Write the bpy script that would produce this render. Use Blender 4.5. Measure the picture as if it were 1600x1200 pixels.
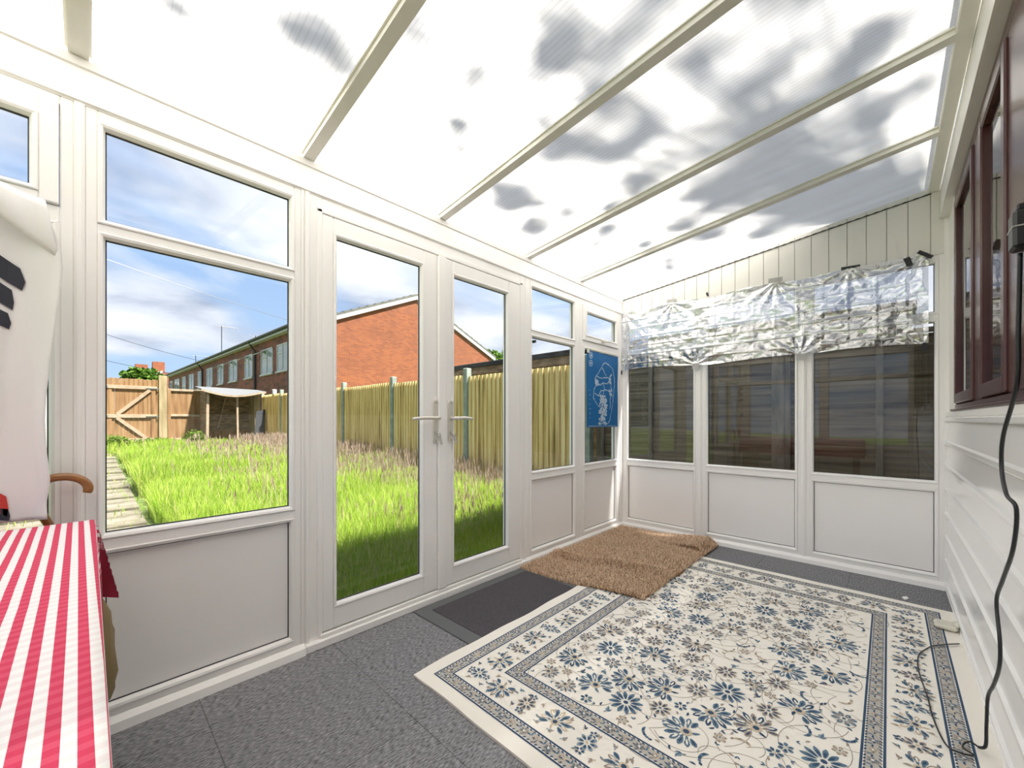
import bpy, bmesh, math, random
import numpy as np
from mathutils import Vector, noise as mn

for o in list(bpy.data.objects): bpy.data.objects.remove(o)
SC = bpy.context.scene
COL = SC.collection

# ------------------------------------------------------------------ camera
CAM = (-3.6124, -1.9090, 1.05)
cd = bpy.data.cameras.new('camera'); cam = bpy.data.objects.new('camera', cd); COL.objects.link(cam)
cam.location = CAM
cam.rotation_euler = (math.radians(90), 0, math.radians(43.3379 - 90))
cd.sensor_width = 36; cd.lens = 623.456 / 1600 * 36
cd.shift_y = 54.843 / 1600
cd.clip_start = 0.03; cd.clip_end = 400
SC.camera = cam

# ------------------------------------------------------------------ world, sun, exposure
SC.view_settings.view_transform = 'Standard'
SC.view_settings.look = 'None'
SC.view_settings.gamma = 1
SC.view_settings.use_curve_mapping = False
SC.view_settings.exposure = 1.40
SC.cycles.diffuse_bounces = 8; SC.cycles.max_bounces = 14; SC.cycles.transparent_max_bounces = 24
SKY_STRENGTH = 0.45
SUN_STRENGTH = 7.3

def world():
    w = bpy.data.worlds.new('sky'); SC.world = w; w.use_nodes = True
    nt = w.node_tree; nt.nodes.clear(); N = nt.nodes.new; L = nt.links.new
    out = N('ShaderNodeOutputWorld'); bg = N('ShaderNodeBackground'); bg.inputs[1].default_value = SKY_STRENGTH
    tc = N('ShaderNodeTexCoord'); sep = N('ShaderNodeSeparateXYZ'); L(tc.outputs['Generated'], sep.inputs[0])
    add = N('ShaderNodeMath'); add.operation = 'ADD'; add.inputs[1].default_value = .16
    mx = N('ShaderNodeMath'); mx.operation = 'MAXIMUM'; mx.inputs[1].default_value = 0
    L(sep.outputs[2], mx.inputs[0]); L(mx.outputs[0], add.inputs[0])
    dx = N('ShaderNodeMath'); dx.operation = 'DIVIDE'; dy = N('ShaderNodeMath'); dy.operation = 'DIVIDE'
    L(sep.outputs[0], dx.inputs[0]); L(add.outputs[0], dx.inputs[1]); L(sep.outputs[1], dy.inputs[0]); L(add.outputs[0], dy.inputs[1])
    cmb = N('ShaderNodeCombineXYZ'); L(dx.outputs[0], cmb.inputs[0]); L(dy.outputs[0], cmb.inputs[1])
    mp = N('ShaderNodeMapping'); mp.inputs['Location'].default_value = (3.1, 1.7, 0); L(cmb.outputs[0], mp.inputs[0])
    n1 = N('ShaderNodeTexNoise'); n1.inputs['Scale'].default_value = .62; n1.inputs['Detail'].default_value = 8; n1.inputs['Roughness'].default_value = .55; n1.inputs['Distortion'].default_value = .35
    L(mp.outputs[0], n1.inputs[0])
    r1 = N('ShaderNodeValToRGB'); r1.color_ramp.elements[0].position = .40; r1.color_ramp.elements[1].position = .53; L(n1.outputs[0], r1.inputs[0])
    n2 = N('ShaderNodeTexNoise'); n2.inputs['Scale'].default_value = 1.15; n2.inputs['Detail'].default_value = 6; n2.inputs['Distortion'].default_value = .3
    mp2 = N('ShaderNodeMapping'); mp2.inputs['Location'].default_value = (9.4, 4.2, 0); L(cmb.outputs[0], mp2.inputs[0]); L(mp2.outputs[0], n2.inputs[0])
    r2 = N('ShaderNodeValToRGB'); e = r2.color_ramp.elements
    e[0].position = .36; e[0].color = (.40, .47, .62, 1); e[1].position = .60; e[1].color = (.96, .97, 1.0, 1)
    m = e.new(.47); m.color = (.74, .79, .90, 1); L(n2.outputs[0], r2.inputs[0])
    r3 = N('ShaderNodeValToRGB'); e = r3.color_ramp.elements
    e[0].position = 0; e[0].color = (.52, .70, .93, 1); e[1].position = .6; e[1].color = (.24, .42, .80, 1); L(mx.outputs[0], r3.inputs[0])
    mix = N('ShaderNodeMixRGB'); L(r1.outputs[0], mix.inputs[0]); L(r3.outputs[0], mix.inputs[1]); L(r2.outputs[0], mix.inputs[2])
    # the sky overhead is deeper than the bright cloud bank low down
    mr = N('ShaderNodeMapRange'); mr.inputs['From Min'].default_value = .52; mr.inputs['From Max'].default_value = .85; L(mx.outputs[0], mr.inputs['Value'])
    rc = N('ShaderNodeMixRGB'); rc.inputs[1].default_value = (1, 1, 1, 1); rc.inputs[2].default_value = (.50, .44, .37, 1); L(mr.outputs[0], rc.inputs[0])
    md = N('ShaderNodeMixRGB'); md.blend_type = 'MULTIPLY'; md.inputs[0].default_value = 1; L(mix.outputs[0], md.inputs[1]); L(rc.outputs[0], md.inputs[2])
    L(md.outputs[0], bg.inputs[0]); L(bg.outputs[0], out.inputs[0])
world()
sd = bpy.data.lights.new('sun', 'SUN'); so = bpy.data.objects.new('sun', sd); COL.objects.link(so)
sd.energy = SUN_STRENGTH; sd.angle = math.radians(2.8); sd.color = (1, .962, .905)
so.location = (3, -8, 18)
so.rotation_euler = Vector((-.18, .45, -1)).to_track_quat('-Z', 'Y').to_euler()

# ------------------------------------------------------------------ materials
def M(name, col, rough=.5, metal=0, bump=0, bscale=60, vary=0, vscale=8, spec=.5, coat=0):
    m = bpy.data.materials.new(name); m.use_nodes = True; nt = m.node_tree; b = nt.nodes['Principled BSDF']
    b.inputs['Base Color'].default_value = (*col, 1); b.inputs['Roughness'].default_value = rough
    b.inputs['Metallic'].default_value = metal; b.inputs['Specular IOR Level'].default_value = spec
    b.inputs['Coat Weight'].default_value = coat
    tc = nt.nodes.new('ShaderNodeTexCoord')
    if vary:
        n = nt.nodes.new('ShaderNodeTexNoise'); n.inputs['Scale'].default_value = vscale; n.inputs['Detail'].default_value = 5
        nt.links.new(tc.outputs['Object'], n.inputs[0])
        mx = nt.nodes.new('ShaderNodeMixRGB'); mx.inputs[1].default_value = (*[c * (1 - vary) for c in col], 1); mx.inputs[2].default_value = (*[min(1, c * (1 + vary)) for c in col], 1)
        nt.links.new(n.outputs[0], mx.inputs[0]); nt.links.new(mx.outputs[0], b.inputs['Base Color'])
    if bump:
        n = nt.nodes.new('ShaderNodeTexNoise'); n.inputs['Scale'].default_value = bscale; n.inputs['Detail'].default_value = 3
        nt.links.new(tc.outputs['Object'], n.inputs[0])
        bp = nt.nodes.new('ShaderNodeBump'); bp.inputs['Strength'].default_value = bump; bp.inputs['Distance'].default_value = .004
        nt.links.new(n.outputs[0], bp.inputs['Height']); nt.links.new(bp.outputs[0], b.inputs['Normal'])
    return m

def ramp_mat(name, stops, rough, coord_scale, nscale=1, detail=6, bump=.2, bdist=.003, spec=.4):
    """noise stretched by coord_scale, coloured by a ramp: timber, carpet, stone"""
    m = bpy.data.materials.new(name); m.use_nodes = True; nt = m.node_tree; b = nt.nodes['Principled BSDF']; N = nt.nodes.new; L = nt.links.new
    tc = N('ShaderNodeTexCoord'); mp = N('ShaderNodeMapping'); mp.inputs['Scale'].default_value = coord_scale; L(tc.outputs['Object'], mp.inputs[0])
    n = N('ShaderNodeTexNoise'); n.inputs['Scale'].default_value = nscale; n.inputs['Detail'].default_value = detail; L(mp.outputs[0], n.inputs[0])
    r = N('ShaderNodeValToRGB'); e = r.color_ramp.elements
    e[0].position, e[0].color = stops[0][0], (*stops[0][1], 1); e[1].position, e[1].color = stops[-1][0], (*stops[-1][1], 1)
    for p, c in stops[1:-1]: x = e.new(p); x.color = (*c, 1)
    L(n.outputs[0], r.inputs[0]); L(r.outputs[0], b.inputs['Base Color'])
    b.inputs['Roughness'].default_value = rough; b.inputs['Specular IOR Level'].default_value = spec
    if bump:
        bp = N('ShaderNodeBump'); bp.inputs['Strength'].default_value = bump; bp.inputs['Distance'].default_value = bdist
        L(n.outputs[0], bp.inputs['Height']); L(bp.outputs[0], b.inputs['Normal'])
    return m

def brick_mat(name, axis, c1, c2, mortar, w=.22, h=.075):
    m = bpy.data.materials.new(name); m.use_nodes = True; nt = m.node_tree; b = nt.nodes['Principled BSDF']; N = nt.nodes.new; L = nt.links.new
    tc = N('ShaderNodeTexCoord'); s = N('ShaderNodeSeparateXYZ'); c = N('ShaderNodeCombineXYZ'); L(tc.outputs['Object'], s.inputs[0])
    L(s.outputs[axis], c.inputs[0]); L(s.outputs[2], c.inputs[1])
    bt = N('ShaderNodeTexBrick'); bt.inputs['Scale'].default_value = 1; bt.inputs['Brick Width'].default_value = w; bt.inputs['Row Height'].default_value = h
    bt.inputs['Mortar Size'].default_value = .006; bt.inputs['Color1'].default_value = (*c1, 1); bt.inputs['Color2'].default_value = (*c2, 1); bt.inputs['Mortar'].default_value = (*mortar, 1)
    bt.inputs['Bias'].default_value = -.1
    L(c.outputs[0], bt.inputs[0])
    n = N('ShaderNodeTexNoise'); n.inputs['Scale'].default_value = .9; n.inputs['Detail'].default_value = 6; L(tc.outputs['Object'], n.inputs[0])
    mx = N('ShaderNodeMixRGB'); mx.blend_type = 'MULTIPLY'; mx.inputs[0].default_value = .45; L(bt.outputs[0], mx.inputs[1]); L(n.outputs[0], mx.inputs[2])
    r = N('ShaderNodeBrightContrast'); r.inputs[1].default_value = .008; L(mx.outputs[0], r.inputs[0]); L(r.outputs[0], b.inputs['Base Color'])
    b.inputs['Roughness'].default_value = .85
    return m

def glass_mat(name, tint=(.97, .985, .98), rough=0.0, refl=.045):
    m = bpy.data.materials.new(name); m.use_nodes = True; nt = m.node_tree; nt.nodes.clear(); N = nt.nodes.new; L = nt.links.new
    out = N('ShaderNodeOutputMaterial'); tr = N('ShaderNodeBsdfTransparent'); tr.inputs[0].default_value = (*tint, 1)
    gl = N('ShaderNodeBsdfGlossy'); gl.inputs['Roughness'].default_value = rough; geo = N('ShaderNodeNewGeometry'); dt_ = N('ShaderNodeVectorMath'); dt_.operation = 'DOT_PRODUCT'; L(geo.outputs['Normal'], dt_.inputs[0]); L(geo.outputs['Incoming'], dt_.inputs[1])
    ab = N('ShaderNodeMath'); ab.operation = 'ABSOLUTE'; L(dt_.outputs['Value'], ab.inputs[0]); om = N('ShaderNodeMath'); om.operation = 'SUBTRACT'; om.inputs[0].default_value = 1; L(ab.outputs[0], om.inputs[1])
    pw = N('ShaderNodeMath'); pw.operation = 'POWER'; pw.inputs[1].default_value = 5; L(om.outputs[0], pw.inputs[0]); fr = N('ShaderNodeMath'); fr.operation = 'MULTIPLY_ADD'; fr.inputs[1].default_value = 1 - refl; fr.inputs[2].default_value = refl; L(pw.outputs[0], fr.inputs[0])
    mx = N('ShaderNodeMixShader'); L(fr.outputs[0], mx.inputs[0]); L(tr.outputs[0], mx.inputs[1]); L(gl.outputs[0], mx.inputs[2]); L(mx.outputs[0], out.inputs[0])
    return m

def poly_mat():
    """multiwall polycarbonate: passes diffused light, fine ribs along the fall of the roof, algae dirt"""
    m = bpy.data.materials.new('polycarbonate'); m.use_nodes = True; nt = m.node_tree; nt.nodes.clear(); N = nt.nodes.new; L = nt.links.new
    out = N('ShaderNodeOutputMaterial'); tc = N('ShaderNodeTexCoord')
    wv = N('ShaderNodeTexWave'); wv.bands_direction = 'X'; wv.inputs['Scale'].default_value = 15.7; wv.wave_profile = 'SIN'; L(tc.outputs['Object'], wv.inputs[0])
    r = N('ShaderNodeValToRGB'); e = r.color_ramp.elements; e[0].position = .0; e[0].color = (.80, .79, .76, 1); e[1].position = .22; e[1].color = (.95, .93, .90, 1); L(wv.outputs[0], r.inputs[0])
    mp = N('ShaderNodeMapping'); mp.inputs['Scale'].default_value = (6, .8, 1); L(tc.outputs['Object'], mp.inputs[0])
    n = N('ShaderNodeTexNoise'); n.inputs['Scale'].default_value = 2.2; n.inputs['Detail'].default_value = 5; L(mp.outputs[0], n.inputs[0])
    r2 = N('ShaderNodeValToRGB'); e = r2.color_ramp.elements; e[0].position = .3; e[0].color = (.90, .89, .86, 1); e[1].position = .6; e[1].color = (1, 1, 1, 1); L(n.outputs[0], r2.inputs[0])
    mu = N('ShaderNodeMixRGB'); mu.blend_type = 'MULTIPLY'; mu.inputs[0].default_value = 1; L(r.outputs[0], mu.inputs[1]); L(r2.outputs[0], mu.inputs[2])
    tl = N('ShaderNodeBsdfTranslucent'); L(mu.outputs[0], tl.inputs[0])
    df = N('ShaderNodeBsdfDiffuse'); df.inputs[0].default_value = (.92, .91, .89, 1)
    gl = N('ShaderNodeBsdfGlossy'); gl.inputs['Roughness'].default_value = .35
    m1 = N('ShaderNodeMixShader'); m1.inputs[0].default_value = .27; L(tl.outputs[0], m1.inputs[1]); L(df.outputs[0], m1.inputs[2])
    m2 = N('ShaderNodeMixShader'); m2.inputs[0].default_value = .03; L(m1.outputs[0], m2.inputs[1]); L(gl.outputs[0], m2.inputs[2]); L(m2.outputs[0], out.inputs[0])
    return m

def foil_mat():
    m = bpy.data.materials.new('silver_film'); m.use_nodes = True; nt = m.node_tree; nt.nodes.clear(); N = nt.nodes.new; L = nt.links.new
    out = N('ShaderNodeOutputMaterial'); tr = N('ShaderNodeBsdfTransparent'); tr.inputs[0].default_value = (.80, .88, 1.0, 1)
    gl = N('ShaderNodeBsdfGlossy'); gl.inputs['Roughness'].default_value = .16; gl.inputs[0].default_value = (.92, .91, .90, 1)
    mx = N('ShaderNodeMixShader'); mx.inputs[0].default_value = .60
    tc = N('ShaderNodeTexCoord'); n = N('ShaderNodeTexNoise'); n.inputs['Scale'].default_value = 14; n.inputs['Detail'].default_value = 4; n.inputs['Distortion'].default_value = 1.2; L(tc.outputs['Object'], n.inputs[0])
    bp = N('ShaderNodeBump'); bp.inputs['Strength'].default_value = .5; bp.inputs['Distance'].default_value = .012; L(n.outputs[0], bp.inputs['Height']); L(bp.outputs[0], gl.inputs['Normal'])
    L(tr.outputs[0], mx.inputs[1]); L(gl.outputs[0], mx.inputs[2]); L(mx.outputs[0], out.inputs[0])
    return m

def gingham_mat():
    m = bpy.data.materials.new('red_white_gingham'); m.use_nodes = True; nt = m.node_tree; b = nt.nodes['Principled BSDF']; N = nt.nodes.new; L = nt.links.new
    uv = N('ShaderNodeUVMap'); uv.uv_map = 'cloth'; s = N('ShaderNodeSeparateXYZ'); L(uv.outputs[0], s.inputs[0])
    def stripe(out, per, off=0):
        a = N('ShaderNodeMath'); a.operation = 'MULTIPLY_ADD'; a.inputs[1].default_value = 1 / per; a.inputs[2].default_value = off; L(out, a.inputs[0])
        f = N('ShaderNodeMath'); f.operation = 'FRACT'; L(a.outputs[0], f.inputs[0])
        g = N('ShaderNodeMath'); g.operation = 'GREATER_THAN'; g.inputs[1].default_value = .5; L(f.outputs[0], g.inputs[0]); return g.outputs[0]
    sx, sy = stripe(s.outputs[0], .0218, .30), stripe(s.outputs[1], .0218)
    w = N('ShaderNodeMixRGB'); w.inputs[1].default_value = (.84, .83, .82, 1); w.inputs[2].default_value = (.81, .75, .755, 1); L(sy, w.inputs[0])
    rd = N('ShaderNodeMixRGB'); rd.inputs[1].default_value = (.66, .085, .15, 1); rd.inputs[2].default_value = (.61, .05, .11, 1); L(sy, rd.inputs[0])
    c = N('ShaderNodeMixRGB'); L(sx, c.inputs[0]); L(w.outputs[0], c.inputs[1]); L(rd.outputs[0], c.inputs[2]); L(c.outputs[0], b.inputs['Base Color'])
    b.inputs['Roughness'].default_value = .85; b.inputs['Specular IOR Level'].default_value = .2
    n = N('ShaderNodeTexNoise'); n.inputs['Scale'].default_value = 900; tc = N('ShaderNodeTexCoord'); L(tc.outputs['Object'], n.inputs[0])
    bp = N('ShaderNodeBump'); bp.inputs['Strength'].default_value = .25; bp.inputs['Distance'].default_value = .001; L(n.outputs[0], bp.inputs['Height']); L(bp.outputs[0], b.inputs['Normal'])
    return m

def carpet_mat():
    m = bpy.data.materials.new('carpet_tiles'); m.use_nodes = True; nt = m.node_tree; b = nt.nodes['Principled BSDF']; N = nt.nodes.new; L = nt.links.new
    tc = N('ShaderNodeTexCoord')
    mp = N('ShaderNodeMapping'); mp.inputs['Scale'].default_value = (55, 260, 1); mp.inputs['Rotation'].default_value = (0, 0, .12); L(tc.outputs['Object'], mp.inputs[0])
    n = N('ShaderNodeTexNoise'); n.inputs['Scale'].default_value = 1; n.inputs['Detail'].default_value = 4; L(mp.outputs[0], n.inputs[0])
    r = N('ShaderNodeValToRGB'); e = r.color_ramp.elements; e[0].position = .32; e[0].color = (.08, .08, .087, 1); e[1].position = .72; e[1].color = (.41, .41, .43, 1); L(n.outputs[0], r.inputs[0])
    bt = N('ShaderNodeTexBrick'); bt.offset = 0; bt.inputs['Scale'].default_value = 1; bt.inputs['Brick Width'].default_value = .5; bt.inputs['Row Height'].default_value = .5; bt.inputs['Mortar Size'].default_value = .0016
    bt.inputs['Color1'].default_value = (1, 1, 1, 1); bt.inputs['Color2'].default_value = (.93, .93, .93, 1); bt.inputs['Mortar'].default_value = (.55, .55, .55, 1)
    mp2 = N('ShaderNodeMapping'); mp2.inputs['Location'].default_value = (.33, .22, 0); L(tc.outputs['Object'], mp2.inputs[0]); L(mp2.outputs[0], bt.inputs[0])
    mu = N('ShaderNodeMixRGB'); mu.blend_type = 'MULTIPLY'; mu.inputs[0].default_value = 1; L(r.outputs[0], mu.inputs[1]); L(bt.outputs[0], mu.inputs[2]); L(mu.outputs[0], b.inputs['Base Color'])
    b.inputs['Roughness'].default_value = .95; b.inputs['Specular IOR Level'].default_value = .15
    bp = N('ShaderNodeBump'); bp.inputs['Strength'].default_value = .5; bp.inputs['Distance'].default_value = .003; L(n.outputs[0], bp.inputs['Height']); L(bp.outputs[0], b.inputs['Normal'])
    return m

def blade_mat(name, stops, trans=.45):
    """leaf or grass: colour varies from blade to blade, light shines through"""
    m = bpy.data.materials.new(name); m.use_nodes = True; nt = m.node_tree; nt.nodes.clear(); N = nt.nodes.new; L = nt.links.new
    out = N('ShaderNodeOutputMaterial'); g = N('ShaderNodeNewGeometry'); r = N('ShaderNodeValToRGB'); e = r.color_ramp.elements
    e[0].position, e[0].color = stops[0][0], (*stops[0][1], 1); e[1].position, e[1].color = stops[-1][0], (*stops[-1][1], 1)
    for p, c in stops[1:-1]: x = e.new(p); x.color = (*c, 1)
    L(g.outputs['Random Per Island'], r.inputs[0])
    d = N('ShaderNodeBsdfDiffuse'); t = N('ShaderNodeBsdfTranslucent'); L(r.outputs[0], d.inputs[0]); L(r.outputs[0], t.inputs[0])
    mx = N('ShaderNodeMixShader'); mx.inputs[0].default_value = trans; L(d.outputs[0], mx.inputs[1]); L(t.outputs[0], mx.inputs[2]); L(mx.outputs[0], out.inputs[0])
    return m

WHITE = M('white_upvc', (0.920, 0.905, 0.884), .32, bump=.04, bscale=9, vary=.02, vscale=3)
PANEL = M('white_panel', (0.920, 0.900, 0.884), .42, bump=.06, bscale=150, vary=.015, vscale=5)
GASKET = M('black_gasket', (.02, .022, .025), .5)
GLASS = glass_mat('window_glass')
SMOKE = glass_mat('end_wall_glass', (.88, .90, .91), refl=.085)
POLY = poly_mat()
CREAMP = M('cream_boards', (.80, .78, .735), .38, vary=.02, vscale=3)
RAFT = M('rafter_paint', (.80, .785, .72), .4, bump=.05, bscale=80, vary=.06, vscale=12)
BROWN = M('brown_frame', (.075, .028, .026), .22, bump=.1, bscale=40, vary=.15, vscale=14)
BLACK = M('black_rubber', (.012, .013, .015), .35)
SIDING = M('white_siding', (0.906, 0.901, 0.891), .16, bump=.05, bscale=7, vary=.01, vscale=4)
HANDLE = M('satin_white_metal', (.72, .69, .62), .28, metal=.35)
STEEL = M('steel', (.62, .61, .58), .25, metal=1)
CARPET = carpet_mat()
FABRIC = M('white_fabric', (.82, .81, .80), .9, bump=.25, bscale=700, vary=.015)
CHAR = M('charcoal_print', (.035, .037, .05), .85)
RED = M('red_print', (.55, .05, .04), .85)
ORANGE = M('orange_print', (.80, .20, .06), .85)
BLUEP = M('blue_print', (.05, .13, .32), .85)
GING = gingham_mat()
HEM = M('crimson_cotton', (.36, .018, .05), .85, bump=.2, bscale=500, vary=.12, vscale=30)
CANE = M('varnished_cane', (.30, .125, .035), .25, vary=.3, vscale=30, coat=.3)
TAN = M('tan_canvas', (.22, .155, .07), .8, bump=.3, bscale=200, vary=.12)
WOODT = M('table_wood', (.20, .11, .05), .45, vary=.25, vscale=18)
PINE = ramp_mat('gate_timber', [(.3, (0.170, 0.085, 0.033)), (.5, (0.250, 0.138, 0.058)), (.72, (0.312, 0.197, 0.098))], .75, (9, 9, .9), 1.4)
PINEL = ramp_mat('planed_batten', [(.3, (0.294, 0.205, 0.132)), (.7, (0.392, 0.313, 0.225))], .7, (6, 6, 6), 1.4)
FENCE = ramp_mat('fence_timber', [(.28, (.40, .275, .10)), (.5, (.76, .57, .26)), (.75, (.88, .73, .42))], .8, (14, 14, .8), 1.3)
OLDT = ramp_mat('weathered_timber', [(.3, (.10, .07, .045)), (.5, (.21, .15, .09)), (.75, (.33, .25, .16))], .85, (4, 4, 12), 1.3)
CONC = ramp_mat('concrete_post', [(.3, (0.203, 0.243, 0.216)), (.7, (0.338, 0.372, 0.324))], .9, (5, 5, 5), 2)
SLAB = ramp_mat('paving', [(.3, (0.066, 0.060, 0.036)), (.5, (0.150, 0.132, 0.096)), (.7, (0.216, 0.198, 0.162))], .95, (1.875, 1.875, 1.875), 2, bump=.5)
SOIL = ramp_mat('lawn_soil', [(.35, (.05, .09, .015)), (.6, (.12, .16, .04))], .95, (6, 6, 6), 2)
GRASS = blade_mat('grass_blades', [(0, (.19, .36, .022)), (.5, (.34, .49, .055)), (.82, (.48, .56, .12)), (1, (.58, .52, .26))], .55)
SEED = blade_mat('seed_heads', [(0, (0.464, 0.323, 0.266)), (1, (0.604, 0.519, 0.421))], .4)
LEAF = blade_mat('leaves', [(0, (.045, .10, .015)), (1, (.16, .28, .05))], .3)
LEAFB = blade_mat('bright_leaves', [(0, (0.060, 0.132, 0.012)), (1, (0.180, 0.276, 0.042))], .4)
FOLD = ramp_mat('old_overlap_boards', [(.3, (.085, .065, .04)), (.5, (.17, .135, .085)), (.75, (.27, .22, .15))], .9, (5, 1.2, 26), 1.3)
FOLDL = ramp_mat('old_batten', [(.3, (.13, .11, .08)), (.7, (.30, .26, .20))], .9, (12, 12, 2), 1.3)
POSTW = ramp_mat('aged_post', [(.3, (.20, .15, .075)), (.7, (.40, .32, .18))], .85, (10, 10, 1.2), 1.3)
BARK = M('bark', (.10, .075, .05), .9, bump=.6, bscale=25)
BRICKO = brick_mat('orange_brick', 0, (.34, .085, .018), (.22, .046, .012), (.27, .15, .08))
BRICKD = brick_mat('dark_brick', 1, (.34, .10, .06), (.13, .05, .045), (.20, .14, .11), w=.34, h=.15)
TILE = M('roof_tiles', (0.128, 0.124, 0.104), .85, bump=.8, bscale=10, vary=.35, vscale=5)
FASCIA = M('white_fascia', (0.480, 0.480, 0.480), .4)
DPIPE = M('black_pipe', (.02, .02, .022), .4)
FELT = M('grey_felt', (.13, .135, .14), .9, bump=.4, bscale=60, vary=.12)
DARKF = M('dark_felt', (.022, .024, .027), .9, bump=.4, bscale=60, vary=.2)
PALEG = M('house_glass', (.25, .30, .34), .06)
RENDER = M('white_render', (0.392, 0.382, 0.363), .9)
BASE = M('cream_ground', (.90, .86, .78), .95, bump=.35, bscale=900, vary=.03, vscale=3)
NAVY = M('navy_yarn', (.035, .075, .14), .95)
MIDB = M('blue_yarn', (.11, .185, .26), .95)
PALEB = M('pale_blue_yarn', (.24, .32, .38), .95)
TAUPE = M('taupe_yarn', (.34, .285, .235), .95)
SAND = M('sand_yarn', (.60, .50, .37), .95)
BGREY = M('band_yarn', (.50, .48, .44), .95)
SHAG = blade_mat('shag_pile', [(0, (.44, .27, .16)), (.5, (.82, .58, .39)), (1, (.95, .80, .63))], .12)
SHAGB = M('shag_backing', (.24, .14, .075), .95)
MATC = M('doormat_ribs', (.075, .068, .078), .95, bump=1, bscale=260, vary=.5, vscale=90)
MATE = M('doormat_border', (.125, .13, .135), .8, bump=.2, bscale=300)
BLUEPR = M('map_blue', (.004, .135, .38), .55)
MAPW = M('map_pale_ink', (.50, .62, .72), .6)
FOIL = foil_mat()
TAPEB = M('black_tape', (.015, .015, .017), .45)
TAPEG = M('grey_tape', (.42, .41, .39), .4)
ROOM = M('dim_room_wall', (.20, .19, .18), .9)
PAPER = M('paper_scrap', (.85, .85, .83), .8)
CLEAR = M('cloudy_plastic', (.70, .68, .58), .35)

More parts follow.
